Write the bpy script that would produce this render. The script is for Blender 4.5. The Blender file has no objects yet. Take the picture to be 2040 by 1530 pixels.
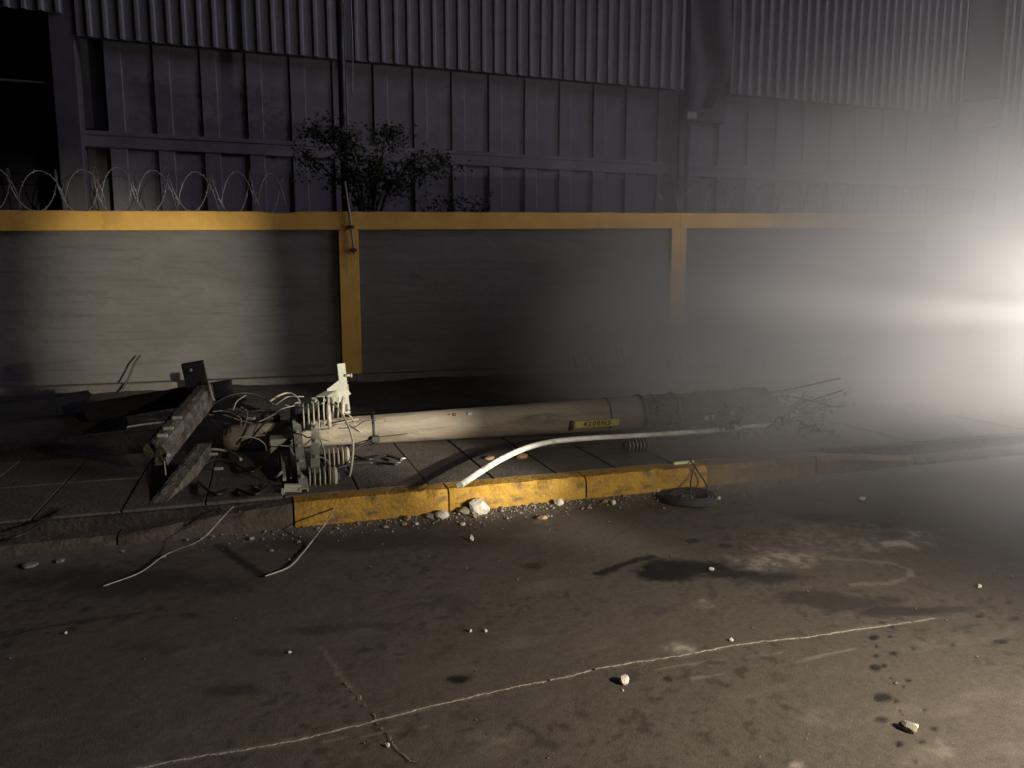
import bpy, bmesh, math, random
import numpy as np
from mathutils import Vector, Matrix
random.seed(11); RNG = np.random.default_rng(5)
sc = bpy.context.scene
COL = sc.collection
R = math.radians

# ------------------------------------------------------------------ camera
FPX, HOR, YAW, CAMZ = 1500.0, 555.0, R(18.5), 1.5
PITCH = math.atan((765 - HOR) / FPX)
cam = bpy.data.cameras.new('camera'); camo = bpy.data.objects.new('camera', cam); COL.objects.link(camo)
cam.sensor_width = 36; cam.lens = FPX / 2040 * 36; cam.clip_start = 0.05; cam.clip_end = 2000
camo.location = (0, 0, CAMZ); camo.rotation_euler = (math.pi / 2 - PITCH, 0, -YAW)
sc.camera = camo

# ------------------------------------------------------------------ world, sun, exposure
w = bpy.data.worlds.new('World'); sc.world = w; w.use_nodes = True
wn = w.node_tree; wn.nodes.clear()
sky = wn.nodes.new('ShaderNodeTexSky'); sky.sky_type = 'NISHITA'; sky.sun_disc = False
sky.sun_elevation = R(-3.0); sky.sun_rotation = R(140); sky.air_density = 1.0; sky.ozone_density = 3.0
bg = wn.nodes.new('ShaderNodeBackground'); bg.inputs['Strength'].default_value = 0.10
wo = wn.nodes.new('ShaderNodeOutputWorld')
tint = wn.nodes.new('ShaderNodeMix'); tint.data_type = 'RGBA'; tint.blend_type = 'MULTIPLY'; tint.inputs[0].default_value = 1; tint.inputs[7].default_value = (.85, .68, 1.0, 1)
wn.links.new(sky.outputs[0], tint.inputs[6]); wn.links.new(tint.outputs[2], bg.inputs[0]); wn.links.new(bg.outputs[0], wo.inputs[0])
sun = bpy.data.lights.new('night_sky_glow', 'SUN'); sun.energy = 0.98; sun.angle = R(18); sun.color = (0.82, 0.77, 1.0)
suno = bpy.data.objects.new('night_sky_glow', sun); COL.objects.link(suno)
suno.rotation_euler = Vector((-.86, .36, -.30)).to_track_quat('-Z', 'Y').to_euler(); suno.location = (0, 0, 20)
vs = sc.view_settings; sc.display_settings.display_device = 'sRGB'
vs.view_transform = 'Standard'; vs.look = 'None'; vs.exposure = 0.0; vs.gamma = 1.0; vs.use_curve_mapping = False
sc.render.engine = 'CYCLES'
cy = sc.cycles; cy.use_denoising = True; cy.max_bounces = 6; cy.diffuse_bounces = 3; cy.volume_bounces = 1
cy.volume_step_rate = 1.0; cy.volume_max_steps = 96; cy.sample_clamp_indirect = 4.0
try: cy.denoiser = 'OPENIMAGEDENOISE'
except Exception: pass

# lamps (position, target, spot angle deg, blend, watts, colour) built further down as stand-ins for unseen lights
LAMPS = [
    dict(pos=(4.2, -1.4, 1.75), tgt=(-1.15, 10.5, 0.90), ang=32, blend=1.0, watt=6900, sx=.40, col=(1.0, 0.92, 0.76), rad=.015, flap=3.9,
         label='stand-in tripod lamp for unseen headlamps on the road behind the viewpoint, aimed at the wall'),
    dict(pos=(2.80, 0.35, 1.40), tgt=(1.95, 1.75, 0.0), ang=114, blend=1.0, watt=630, col=(1.0, 0.90, 0.71), rad=.06,
         label='stand-in tripod lamp for an unseen light on the road close to the right of the viewpoint'),
    dict(pos=(8.7, 4.75, 1.05), tgt=(5.0, 5.8, 0.85), ang=180, blend=0.6, watt=1550, beam2=((1400, 590), 9, 6500), col=(1.0, 0.965, 0.93), rad=.06,
         label='stand-in tripod lamp for an unseen headlamp in the smoke on the pavement beyond the brush pile'),
]

# ------------------------------------------------------------------ pixel helpers (photo pixels, 2040x1530)
CF = Vector((math.sin(YAW) * math.cos(PITCH), math.cos(YAW) * math.cos(PITCH), -math.sin(PITCH)))
CR = Vector((math.cos(YAW), -math.sin(YAW), 0)); CU = CR.cross(CF); CC = Vector((0, 0, CAMZ))
def ray(x, y): return CF + (x - 1020) / FPX * CR + (765 - y) / FPX * CU
def gz(x, y, z=0.15):
    d = ray(x, y); return CC + d * ((z - CAMZ) / d.z)
def py(x, y, Y):
    d = ray(x, y); return CC + d * (Y / d.y)
SW = 0.15          # pavement level
YK = 4.60          # kerb front face
YW = 10.5          # boundary wall face
YB = 14.0          # warehouse face

# ------------------------------------------------------------------ numpy noise for the stains
def vnoise(x, y, seed=0):
    xi = np.floor(x).astype(np.int64); yi = np.floor(y).astype(np.int64); fx = x - xi; fy = y - yi
    fx = fx * fx * (3 - 2 * fx); fy = fy * fy * (3 - 2 * fy)
    def h(a, b):
        v = np.sin(a * 127.1 + b * 311.7 + seed * 74.7) * 43758.5453
        return v - np.floor(v)
    return (h(xi, yi) * (1 - fx) + h(xi + 1, yi) * fx) * (1 - fy) + (h(xi, yi + 1) * (1 - fx) + h(xi + 1, yi + 1) * fx) * fy
def fbm(x, y, seed=0, o=4):
    s = 0; a = .5
    for i in range(o):
        s = s + a * vnoise(x * 2 ** i, y * 2 ** i, seed + i); a *= .5
    return s / (1 - .5 ** o)
def sstep(a, b, v):
    t = np.clip((v - a) / (b - a), 0, 1); return t * t * (3 - 2 * t)

# ------------------------------------------------------------------ materials
MATS = {}
def mat(name, c1, c2=None, rough=0.8, scale=4.0, stretch=(1, 1, 1), bump=0.15, bscale=None, metal=0.0, spec=0.4,
        detail=6, contrast=(0.35, 0.65), c3=None, c3st=None, c3s=1.0, c3r=(0.55, 0.7), emit=None):
    m = bpy.data.materials.new(name); m.use_nodes = True; MATS[name] = m
    n = m.node_tree.nodes; l = m.node_tree.links; b = n['Principled BSDF']
    b.inputs['Roughness'].default_value = rough; b.inputs['Metallic'].default_value = metal
    b.inputs['Specular IOR Level'].default_value = spec
    if emit:
        b.inputs['Emission Color'].default_value = (*emit[0], 1); b.inputs['Emission Strength'].default_value = emit[1]
    tc = n.new('ShaderNodeTexCoord'); mp = n.new('ShaderNodeMapping'); mp.inputs['Scale'].default_value = stretch
    l.new(tc.outputs['Object'], mp.inputs[0])
    nz = n.new('ShaderNodeTexNoise'); nz.inputs['Scale'].default_value = scale; nz.inputs['Detail'].default_value = detail
    nz.inputs['Roughness'].default_value = .65
    l.new(mp.outputs[0], nz.inputs['Vector'])
    rp = n.new('ShaderNodeValToRGB'); l.new(nz.outputs['Fac'], rp.inputs[0])
    rp.color_ramp.elements[0].position = contrast[0]; rp.color_ramp.elements[1].position = contrast[1]
    rp.color_ramp.elements[0].color = (*c1, 1); rp.color_ramp.elements[1].color = (*(c2 or c1), 1)
    col = rp.outputs[0]
    if c3:
        n3 = n.new('ShaderNodeTexNoise'); n3.inputs['Scale'].default_value = c3s; n3.inputs['Detail'].default_value = 8
        n3.inputs['Roughness'].default_value = .7
        m3 = n.new('ShaderNodeMapping'); m3.inputs['Scale'].default_value = c3st or (1, 1, 1); l.new(tc.outputs['Object'], m3.inputs[0]); l.new(m3.outputs[0], n3.inputs['Vector'])
        r3 = n.new('ShaderNodeValToRGB'); r3.color_ramp.elements[0].position = c3r[0]; r3.color_ramp.elements[1].position = c3r[1]
        l.new(n3.outputs['Fac'], r3.inputs[0])
        mx = n.new('ShaderNodeMix'); mx.data_type = 'RGBA'; l.new(r3.outputs[0], mx.inputs[0]); l.new(col, mx.inputs[6])
        mx.inputs[7].default_value = (*c3, 1); col = mx.outputs[2]
    l.new(col, b.inputs['Base Color'])
    if bump:
        nb = n.new('ShaderNodeTexNoise'); nb.inputs['Scale'].default_value = bscale or scale * 6; nb.inputs['Detail'].default_value = 5
        l.new(mp.outputs[0], nb.inputs['Vector'])
        bp = n.new('ShaderNodeBump'); bp.inputs['Strength'].default_value = bump; bp.inputs['Distance'].default_value = .02
        l.new(nb.outputs['Fac'], bp.inputs['Height']); l.new(bp.outputs[0], b.inputs['Normal'])
    return m

# road: base noise + stain layers carried by the mesh (dark oil and a painted shadow, pale dust, wetness)
def road_mat():
    m = mat('road_surface', (.070, .058, .046), (.100, .084, .067), .72, 1.0, bump=.2, bscale=150, contrast=(.25, .75), c3=(.055, .045, .037), c3s=.5, c3r=(.4, .75), spec=.22)
    n = m.node_tree.nodes; l = m.node_tree.links; b = n['Principled BSDF']
    base = b.inputs['Base Color'].links[0].from_socket
    at = n.new('ShaderNodeAttribute'); at.attribute_name = 'stain'
    sp = n.new('ShaderNodeSeparateColor'); l.new(at.outputs['Color'], sp.inputs[0])
    tc = [x for x in n if x.type == 'TEX_COORD'][0]
    fn = n.new('ShaderNodeTexNoise'); fn.inputs['Scale'].default_value = 38; fn.inputs['Detail'].default_value = 6; fn.inputs['Roughness'].default_value = .75
    l.new(tc.outputs['Object'], fn.inputs['Vector'])
    fr = n.new('ShaderNodeMapRange'); fr.inputs[1].default_value = .25; fr.inputs[2].default_value = .75; fr.inputs[3].default_value = .68; fr.inputs[4].default_value = 1.30
    l.new(fn.outputs['Fac'], fr.inputs[0])
    mu = n.new('ShaderNodeMix'); mu.data_type = 'RGBA'; mu.blend_type = 'MULTIPLY'; mu.inputs[0].default_value = 1
    l.new(base, mu.inputs[6]); l.new(fr.outputs[0], mu.inputs[7])
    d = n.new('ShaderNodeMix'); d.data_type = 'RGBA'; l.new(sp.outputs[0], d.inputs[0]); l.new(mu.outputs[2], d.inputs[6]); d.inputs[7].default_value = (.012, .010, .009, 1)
    p = n.new('ShaderNodeMix'); p.data_type = 'RGBA'; l.new(sp.outputs[1], p.inputs[0]); l.new(d.outputs[2], p.inputs[6]); p.inputs[7].default_value = (.36, .32, .26, 1)
    l.new(p.outputs[2], b.inputs['Base Color'])
    rr = n.new('ShaderNodeMapRange'); rr.inputs[3].default_value = .80; rr.inputs[4].default_value = .55
    l.new(sp.outputs[2], rr.inputs[0]); l.new(rr.outputs[0], b.inputs['Roughness'])
    return m
road_mat()
mat('grey_wall_paint', (.088, .084, .076), (.112, .107, .098), .85, 1.3, (1, 1, 2), bump=.5, bscale=9, c3=(.060, .057, .051), c3s=1.5, c3r=(.52, .74), c3st=(.9, 1, 13))
mat('yellow_wall_paint', (.42, .235, .035), (.50, .295, .06), .7, 2.5, bump=.12, bscale=30, c3=(.26, .155, .04), c3s=1.6, c3r=(.55, .80), c3st=(2.2, 1, .45))
mat('yellow_pillar_paint', (.46, .27, .045), (.56, .33, .07), .75, 3, bump=.2, bscale=25, c3=(.20, .125, .05), c3s=2.4, c3r=(.52, .75), c3st=(2, 2, .5))
mat('kerb_paint', (.27, .148, .016), (.38, .22, .03), .75, 9, bump=.6, bscale=40, c3=(.13, .085, .04), c3s=7, c3r=(.50, .64), c3st=(1, 1, 1.8))
mat('kerb_concrete', (.05, .040, .03), (.09, .072, .055), .85, 6, bump=.5, bscale=40)
mat('paving', (.062, .051, .042), (.105, .088, .072), .8, 5, bump=.4, bscale=45, c3=(.05, .038, .032), c3s=2.2, c3r=(.5, .7))
mat('soil', (.022, .017, .014), (.05, .04, .032), .95, 6, bump=1.0, bscale=30)
mat('footing', (.08, .072, .062), (.12, .11, .095), .9, 5, bump=.4)
mat('pole_concrete', (.17, .142, .108), (.265, .225, .172), .75, 2.2, (.6, 4, 4), bump=.25, bscale=22, c3=(.095, .08, .06), c3s=3.0, c3r=(.52, .70), c3st=(.5, 2.5, 2.5))
mat('dark_steel', (.02, .019, .02), (.045, .042, .04), .5, 8, metal=.6, bump=.1)
mat('galvanised', (.26, .265, .205), (.38, .38, .30), .6, 9, metal=.1, bump=.2, c3=(.15, .12, .075), c3s=7, c3r=(.52, .70))
mat('pale_steel', (.22, .22, .18), (.30, .29, .24), .5, 8, metal=.1, bump=.1, c3=(.20, .18, .13), c3s=9, c3r=(.58, .75))
mat('timber', (.07, .06, .046), (.21, .185, .14), .88, 7, (2, 2, 2), bump=.9, bscale=30, c3=(.045, .038, .03), c3s=9, c3r=(.5, .66))
mat('black_timber', (.005, .0045, .005), (.012, .011, .011), .95, 3, (1, 6, 6), bump=.4)  # near-black base colour for the timbers at the left
mat('porcelain', (.42, .39, .32), (.54, .50, .42), .3, 6, bump=.03, spec=.5, c3=(.20, .175, .13), c3s=12, c3r=(.48, .66))
mat('insulator_core', (.035, .03, .026), (.07, .06, .05), .6, 9, bump=.1)
mat('shaded_porcelain', (.14, .125, .10), (.22, .20, .165), .6, 9, bump=.1)  # darker copy of porcelain, the loose insulator's shade put into its colour
mat('white_plastic', (.66, .65, .58), (.74, .72, .65), .45, 3, bump=.08, c3=(.30, .265, .20), c3s=8, c3r=(.48, .68), c3st=(.6, 1.5, 1.5))
mat('cable_grey', (.22, .195, .16), (.33, .30, .25), .5, 12, bump=.05)
mat('cable_black', (.012, .011, .012), (.025, .023, .023), .5, 12, bump=.05)
mat('wire_steel', (.14, .135, .135), (.22, .21, .21), .45, 12, metal=.4, bump=0)
mat('cladding', (.145, .14, .155), (.19, .185, .20), .55, 1.5, (3, 3, .3), bump=.05, metal=.15, c3=(.10, .092, .095), c3s=.9, c3r=(.5, .75))
mat('precast', (.125, .118, .128), (.17, .162, .17), .85, 1.6, bump=.2, bscale=18, c3=(.085, .08, .085), c3s=.6, c3r=(.5, .75))
mat('dark_void', (.008, .007, .009), (.014, .012, .015), .9, 2, bump=0)
mat('dark_column', (.05, .045, .05), (.08, .072, .075), .85, 2, bump=.2)
mat('sooty_sheet', (.012, .011, .014), (.028, .026, .031), .75, 3, bump=.3, bscale=9)
mat('rust_sheet', (.14, .085, .06), (.22, .14, .10), .8, 3, bump=.3)
mat('leaf', (.018, .024, .014), (.05, .055, .03), .7, 8, bump=0)
mat('bark', (.04, .032, .025), (.09, .075, .06), .9, 10, bump=.3)
mat('dry_twig', (.06, .045, .035), (.14, .11, .085), .9, 10, bump=.2)
mat('stone_pale', (.42, .38, .32), (.60, .56, .49), .85, 14, bump=.5, bscale=40)
mat('stone_ochre', (.20, .13, .06), (.34, .23, .12), .9, 14, bump=.5, bscale=40)
mat('stone_grey', (.14, .12, .10), (.25, .22, .19), .9, 14, bump=.5, bscale=40)
mat('plate_yellow', (.42, .34, .07), (.52, .42, .10), .5, 9, bump=.03)
mat('black_ink', (.012, .012, .010), None, .6, 9, bump=0)
mat('rubber', (.014, .013, .013), (.026, .024, .023), .7, 14, bump=.2)
mat('green_plastic', (.55, .62, .33), (.62, .68, .40), .45, 9, bump=0)
mat('lamp_lens', (.9, .9, .85), None, .3, 5, bump=0, emit=((1, .95, .85), 6))

# ------------------------------------------------------------------ mesh builder
class MB:
    def __init__(s): s.v = []; s.f = []; s.sm = []
    def add(s, vs_, fs, smooth=False):
        o = len(s.v); s.v += [tuple(p) for p in vs_]; s.f += [tuple(i + o for i in f) for f in fs]; s.sm += [smooth] * len(fs); return s
    def box(s, lo, hi):
        x0, y0, z0 = lo; x1, y1, z1 = hi
        return s.add([(x0, y0, z0), (x1, y0, z0), (x1, y1, z0), (x0, y1, z0), (x0, y0, z1), (x1, y0, z1), (x1, y1, z1), (x0, y1, z1)],
                     [(0, 3, 2, 1), (4, 5, 6, 7), (0, 1, 5, 4), (1, 2, 6, 5), (2, 3, 7, 6), (3, 0, 4, 7)])
    def bbox(s, lo, hi, b=.01):      # box with chamfered edges
        bm = bmesh.new(); bmesh.ops.create_cube(bm, size=1)
        for v in bm.verts: v.co = Vector([lo[i] + (v.co[i] + .5) * (hi[i] - lo[i]) for i in range(3)])
        bmesh.ops.bevel(bm, geom=bm.edges[:], offset=b, segments=1, affect='EDGES')
        bm.verts.index_update(); s.add([v.co[:] for v in bm.verts], [[v.index for v in f.verts] for f in bm.faces]); bm.free(); return s
    def beam(s, a, b, wd, ht, up=(0, 0, 1), b2=None, bev=0.0):   # rectangular bar from a to b
        a = Vector(a); b = Vector(b); d = (b - a).normalized(); u = Vector(up)
        sd = d.cross(u)
        if sd.length < 1e-4: sd = d.cross(Vector((0, 1, 0)))
        sd.normalize(); u = sd.cross(d).normalized()
        w2, h2 = (b2 or (wd, ht))
        c = bev
        def ring(p, w_, h_):
            if c <= 0: pts = [(-w_, -h_), (w_, -h_), (w_, h_), (-w_, h_)]
            else: pts = [(-w_ + c * 2, -h_), (w_ - c * 2, -h_), (w_, -h_ + c * 2), (w_, h_ - c * 2), (w_ - c * 2, h_), (-w_ + c * 2, h_), (-w_, h_ - c * 2), (-w_, -h_ + c * 2)]
            return [p + sd * (x / 2) + u * (y / 2) for x, y in pts]
        r0 = ring(a, wd, ht); r1 = ring(b, w2, h2); k = len(r0)
        return s.add(r0 + r1, [tuple(range(k))[::-1], tuple(range(k, 2 * k))] + [(i, (i + 1) % k, k + (i + 1) % k, k + i) for i in range(k)])
    def tube(s, pts, r, n=8, cap=True, flat=None):
        pts = [Vector(p) for p in pts]; m = len(pts)
        rs = r if isinstance(r, (list, tuple)) else [r] * m
        vs_ = []; fs = []
        prev = None
        for i, p in enumerate(pts):
            d = (pts[min(i + 1, m - 1)] - pts[max(i - 1, 0)]).normalized()
            if prev is None:
                u = d.cross(Vector((0, 0, 1)))
                if u.length < .05: u = d.cross(Vector((0, 1, 0)))
            else: u = prev - d * prev.dot(d)
            u.normalize(); prev = u.copy(); q = d.cross(u)
            if flat:
                u = Vector(flat[0]); u = (u - d * u.dot(d)).normalized(); q = d.cross(u)
                vs_ += [p + u * (flat[1] / 2 * math.cos(2 * math.pi * k / n)) + q * (flat[2] / 2 * math.sin(2 * math.pi * k / n)) for k in range(n)]
            else:
                vs_ += [p + (u * math.cos(2 * math.pi * k / n) + q * math.sin(2 * math.pi * k / n)) * rs[i] for k in range(n)]
        for i in range(m - 1):
            fs += [(i * n + k, i * n + (k + 1) % n, (i + 1) * n + (k + 1) % n, (i + 1) * n + k) for k in range(n)]
        s.add(vs_, fs, True)
        if cap: o = len(s.v) - len(vs_); s.f += [tuple(o + k for k in range(n))[::-1], tuple(o + (m - 1) * n + k for k in range(n))]; s.sm += [False, False]
        return s
    def lathe(s, prof, org, axis, n=20, sm=True):       # prof = [(along, radius)]
        a = Vector(axis).normalized(); o = Vector(org)
        u = a.cross(Vector((0, 0, 1)))
        if u.length < .05: u = a.cross(Vector((0, 1, 0)))
        u.normalize(); q = a.cross(u); vs_ = []; fs = []
        for h, r in prof: vs_ += [o + a * h + (u * math.cos(2 * math.pi * k / n) + q * math.sin(2 * math.pi * k / n)) * r for k in range(n)]
        for i in range(len(prof) - 1): fs += [(i * n + k, i * n + (k + 1) % n, (i + 1) * n + (k + 1) % n, (i + 1) * n + k) for k in range(n)]
        fs += [tuple(range(n))[::-1], tuple((len(prof) - 1) * n + k for k in range(n))]
        return s.add(vs_, fs, sm)
    def rough(s, a, b, wd, ht, seed=0, seg=16, nz=.004, fray=.05):     # weathered timber: uneven faces, splintered ends
        a = Vector(a); b = Vector(b); d = (b - a).normalized(); sd = d.cross(Vector((0, 0, 1))).normalized(); u = sd.cross(d); rr = random.Random(seed)
        pr = [(-.5, -.5), (-.2, -.5), (.15, -.5), (.5, -.5), (.5, -.15), (.5, .2), (.5, .5), (.2, .5), (-.15, .5), (-.5, .5), (-.5, .15), (-.5, -.2)]; k = len(pr); V = []
        lane = [rr.uniform(-1, 1) * nz for _ in pr]; L = (b - a).length
        for i in range(seg + 1):
            t = i / seg
            for j, (x, y) in enumerate(pr):
                e = fray * rr.uniform(-1, .6) if i in (0, seg) else 0
                f = 1 + (lane[j] + rr.uniform(-1, 1) * nz * .5) / max(wd, ht) * 2 - (.10 if abs(x) == .5 and abs(y) == .5 else 0)
                V.append(a + d * (L * t + (e if i == seg else -e)) + sd * x * wd * f + u * y * ht * f)
        F = [(i * k + j, i * k + (j + 1) % k, (i + 1) * k + (j + 1) % k, (i + 1) * k + j) for i in range(seg) for j in range(k)]
        c0 = len(V); V += [a - d * fray * .1, b + d * fray * .1]
        F += [(c0, (j + 1) % k, j) for j in range(k)] + [(c0 + 1, seg * k + j, seg * k + (j + 1) % k) for j in range(k)]
        return s.add(V, F)
    def channel(s, a, b, wd, ht, t=.009, flip=1):                      # rolled steel channel, open to one side
        a = Vector(a); b = Vector(b); d = (b - a).normalized(); sd = d.cross(Vector((0, 0, 1))).normalized() * flip; u = sd.cross(d) * flip
        s.beam(a + sd * (wd / 2), b + sd * (wd / 2), t, ht)
        for q in (-1, 1): s.beam(a + u * q * (ht / 2 - t / 2), b + u * q * (ht / 2 - t / 2), wd - t * 1.2, t)
        return s
    def mesh(s, name):
        me = bpy.data.meshes.new(name); me.from_pydata([tuple(v) for v in s.v], [], s.f)
        me.polygons.foreach_set('use_smooth', s.sm); me.update(); return me
    def build(s, name, m, parent=None, origin=None):
        if origin is not None: s.v = [tuple(Vector(p) - Vector(origin)) for p in s.v]
        o = bpy.data.objects.new(name, s.mesh(name)); COL.objects.link(o); o.data.materials.append(MATS[m])
        if parent is not None: o.parent = parent
        if origin is not None: o.location = origin
        return o
def tag(o, label, cat, group=None):
    o['label'] = label; o['category'] = cat
    if group: o['group'] = group
    return o
def struct(o): o['kind'] = 'structure'; return o
def thing(name, label, cat, loc=(0, 0, 0), group=None):
    o = bpy.data.objects.new(name, None); COL.objects.link(o); o.location = loc; o.empty_display_size = .2
    return tag(o, label, cat, group)
def reparent(o, p): o.parent = p; o.matrix_parent_inverse = Matrix.Translation(-Vector(p.location)); return o
def inst(me, name, parent, loc, rot=(0, 0, 0), scl=(1, 1, 1)):
    o = bpy.data.objects.new(name, me); COL.objects.link(o); o.parent = parent; o.location = loc; o.rotation_euler = rot; o.scale = scl; return o
def spline(pts, k=8):           # Catmull-Rom through points
    P = [Vector(p) for p in pts]; P = [P[0] * 2 - P[1]] + P + [P[-1] * 2 - P[-2]]; out = []
    for i in range(1, len(P) - 2):
        for j in range(k):
            t = j / k; a, b, c, d = P[i - 1], P[i], P[i + 1], P[i + 2]
            out.append(.5 * ((2 * b) + (c - a) * t + (2 * a - 5 * b + 4 * c - d) * t * t + (3 * b - a - 3 * c + d) * t ** 3))
    return out + [P[-2]]

# ================================================================== SETTING
# ---- road: one sheet, fine near the camera, with stain and painted-shadow layers from the photograph's ground marks
def lines(lo, a, b, hi, fine, coarse):
    L = list(np.arange(a, b, fine)); L.append(b)
    s = coarse * .15; v = a
    while v > lo: v -= s; s *= 1.6; L.insert(0, max(v, lo))
    s = coarse * .15; v = b
    while v < hi: v += s; s *= 1.6; L.append(min(v, hi))
    return np.array(L)
xs = lines(-250, -2.2, 6.2, 250, .014, 1.0); ys = lines(-200, 1.25, 4.62, 250, .012, 1.0)
GX, GY = np.meshgrid(xs, ys, indexing='xy')
dark = np.zeros_like(GX); pale = np.zeros_like(GX); wet = np.zeros_like(GX)
def G0(x, y): p = gz(x, y, 0.0); return np.array([p.x, p.y])
wob = (fbm(GX * 9, GY * 9, 3) - .5); wob2 = (fbm(GX * 30, GY * 30, 9) - .5)
def blob(layer, cx, cy, rx, ry, amt=1.0, soft=.5, rag=.5, ang=0.0):
    """ellipse given in photo pixels, laid on the ground with ragged edges"""
    c = G0(cx, cy); ex = (G0(cx + rx, cy) - G0(cx - rx, cy)) / 2; ey = (G0(cx, cy - ry) - G0(cx, cy + ry)) / 2
    M = np.linalg.inv(np.array([ex, ey]).T); dx = GX - c[0]; dy = GY - c[1]
    u = M[0, 0] * dx + M[0, 1] * dy; v = M[1, 0] * dx + M[1, 1] * dy
    u, v = u * math.cos(ang) + v * math.sin(ang), -u * math.sin(ang) + v * math.cos(ang)
    d = np.sqrt(u * u + v * v) + rag * (wob * 1.6 + wob2 * .8)
    val = amt * (1 - sstep(1 - soft, 1 + soft * .4, d))
    if layer is pale: val = val * (.35 + 1.3 * sstep(.38, .62, fbm(GX * 24, GY * 24, 91)))
    np.maximum(layer, val, out=layer)
def stroke(layer, pts, wpx, amt=1.0, rag=.5, gap=0.0):
    P = [G0(*p) for p in pts]; best = np.full_like(GX, 9.0)
    sc_ = np.linalg.norm(G0(pts[0][0] + wpx, pts[0][1]) - P[0])
    for a, b in zip(P[:-1], P[1:]):
        ab = b - a; t = np.clip(((GX - a[0]) * ab[0] + (GY - a[1]) * ab[1]) / (ab @ ab), 0, 1)
        best = np.minimum(best, np.hypot(GX - a[0] - t * ab[0], GY - a[1] - t * ab[1]))
    d = best / sc_ + rag * (wob2 * 2.2 + wob)
    val = amt * (1 - sstep(.45, 1.1, d))
    if gap: val = val * sstep(gap - .12, gap + .12, fbm(GX * 6, GY * 6, 21))
    np.maximum(layer, val, out=layer)
joint = [(270, 1532), (420, 1503), (580, 1478), (750, 1435), (900, 1398), (1000, 1374), (1100, 1355), (1200, 1330), (1300, 1315), (1400, 1298), (1500, 1280), (1600, 1270), (1720, 1252), (1790, 1243), (1860, 1232)]
stroke(pale, joint, 9, .16, .8, .35)
stroke(pale, [(1300, 1336), (1440, 1312), (1560, 1300)], 4, .22, .8, .45)
stroke(pale, [(640, 1478), (850, 1447)], 3.5, .2, .8, .4)
stroke(pale, [(1380, 1352), (1530, 1330), (1700, 1292)], 4, .2, .9, .5)
stroke(pale, [(640, 1290), (690, 1360), (742, 1428), (790, 1490), (850, 1532)], 5, .15, .9, .42)
stroke(dark, [(736, 1420), (790, 1494), (846, 1532)], 4, .5, .8)
for b in [(1355, 1290, 30, 13, .45), (1545, 1115, 75, 22, .34), (1510, 1128, 50, 10, .28), (1790, 1082, 62, 8, .4), (1750, 1088, 60, 14, .2), (1403, 1205, 20, 10, .35),
          (1820, 1070, 30, 20, .25), (1640, 1075, 140, 40, .15), (1870, 1490, 40, 25, .12), (1000, 1470, 60, 22, .08), (1580, 1525, 18, 9, .3), (1080, 1040, 20, 8, .3),
          (1640, 1430, 35, 20, .08)]:
    blob(pale, b[0], b[1], b[2], b[3], b[4], .9, .9)
arc = [(1640, 1112), (1720, 1116), (1780, 1122), (1812, 1135), (1810, 1150), (1770, 1162), (1700, 1164)]
stroke(pale, arc, 9, .20, .8)
# oil and water marks, other dark marks, and a painted curved shadow
stroke(dark, [(1196, 1142), (1232, 1128), (1275, 1114), (1300, 1110)], 14, .9, .45)
for b in [(1320, 1135, 62, 21, .95), (1380, 1132, 75, 15, .85), (1455, 1140, 80, 13, .75), (1540, 1150, 80, 11, .6), (1610, 1192, 90, 16, .5), (1680, 1200, 110, 14, .5),
          (1790, 1218, 90, 9, .6), (1890, 1214, 60, 7, .5), (1740, 1222, 40, 8, .55), (1380, 1078, 14, 5, .6), (1445, 1087, 15, 5, .55), (1640, 1030, 60, 10, .6), (1720, 1045, 60, 8, .6),  # last two on this line paint a curved shadow
          (1060, 1128, 18, 6, .5), (1050, 1045, 60, 16, .3), (640, 1255, 70, 9, .35), (450, 1376, 70, 12, .4), (378, 1226, 22, 6, .45), (560, 1300, 60, 8, .3), (740, 1245, 60, 8, .3),
          (1300, 1215, 40, 8, .2), (870, 1200, 70, 14, .2), (300, 1290, 90, 14, .25), (1000, 1260, 80, 10, .18), (740, 1080, 240, 18, .35), (250, 1160, 220, 26, .5), (1330, 1352, 9, 4, .7),
          (918, 1352, 26, 9, 1.0)]:
    blob(dark, b[0], b[1], b[2] * 1.12, b[3] * 1.15, min(1, b[4] * 1.15), .42, .55)
blob(dark, 900, 1353, 18, 3.5, 1.0, .5, .3)
stroke(dark, [(435, 1085), (480, 1118), (522, 1146)], 12, .8, .4)  # narrow dark stripe slanting over the road
stroke(dark, [(0, 1270), (60, 1255), (160, 1237), (280, 1222)], 8, .55, .5)
for q in [(1360, 660, 20, 9), (1450, 730, 20, 9), (1370, 795, 21, 10), (1402, 930, 32, 14), (1396, 1025, 27, 11), (1480, 1140, 16, 10), (1580, 1130, 20, 9), (1630, 1070, 18, 8), (1590, 985, 11, 8),
          (1400, 590, 15, 7), (1440, 610, 14, 6), (1370, 740, 16, 6), (1478, 990, 9, 7), (1930, 675, 30, 9), (1720, 690, 12, 6), (1995, 573, 30, 7), (1840, 560, 18, 7), (1975, 500, 20, 6), (1405, 785, 11, 7),
          (1465, 945, 7, 6), (1485, 1008, 6, 5), (1440, 840, 7, 5), (1500, 882, 6, 5), (1520, 850, 16, 5), (1375, 700, 9, 5), (1435, 655, 9, 5), (1540, 710, 8, 5), (1550, 1215, 12, 7)]:
    blob(dark, 1140 + q[0] / 2.267, 980 + q[1] / 2.267, q[2] / 2.267 * 1.3, q[3] / 2.267 * 1.45, .95, .4, .4)
sp_ = sstep(.60, .72, fbm(GX * 26, GY * 26, 33, 3)) * sstep(.40, .62, fbm(GX * 1.4, GY * 1.9, 41))
np.maximum(dark, sp_ * .45, out=dark)
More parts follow.
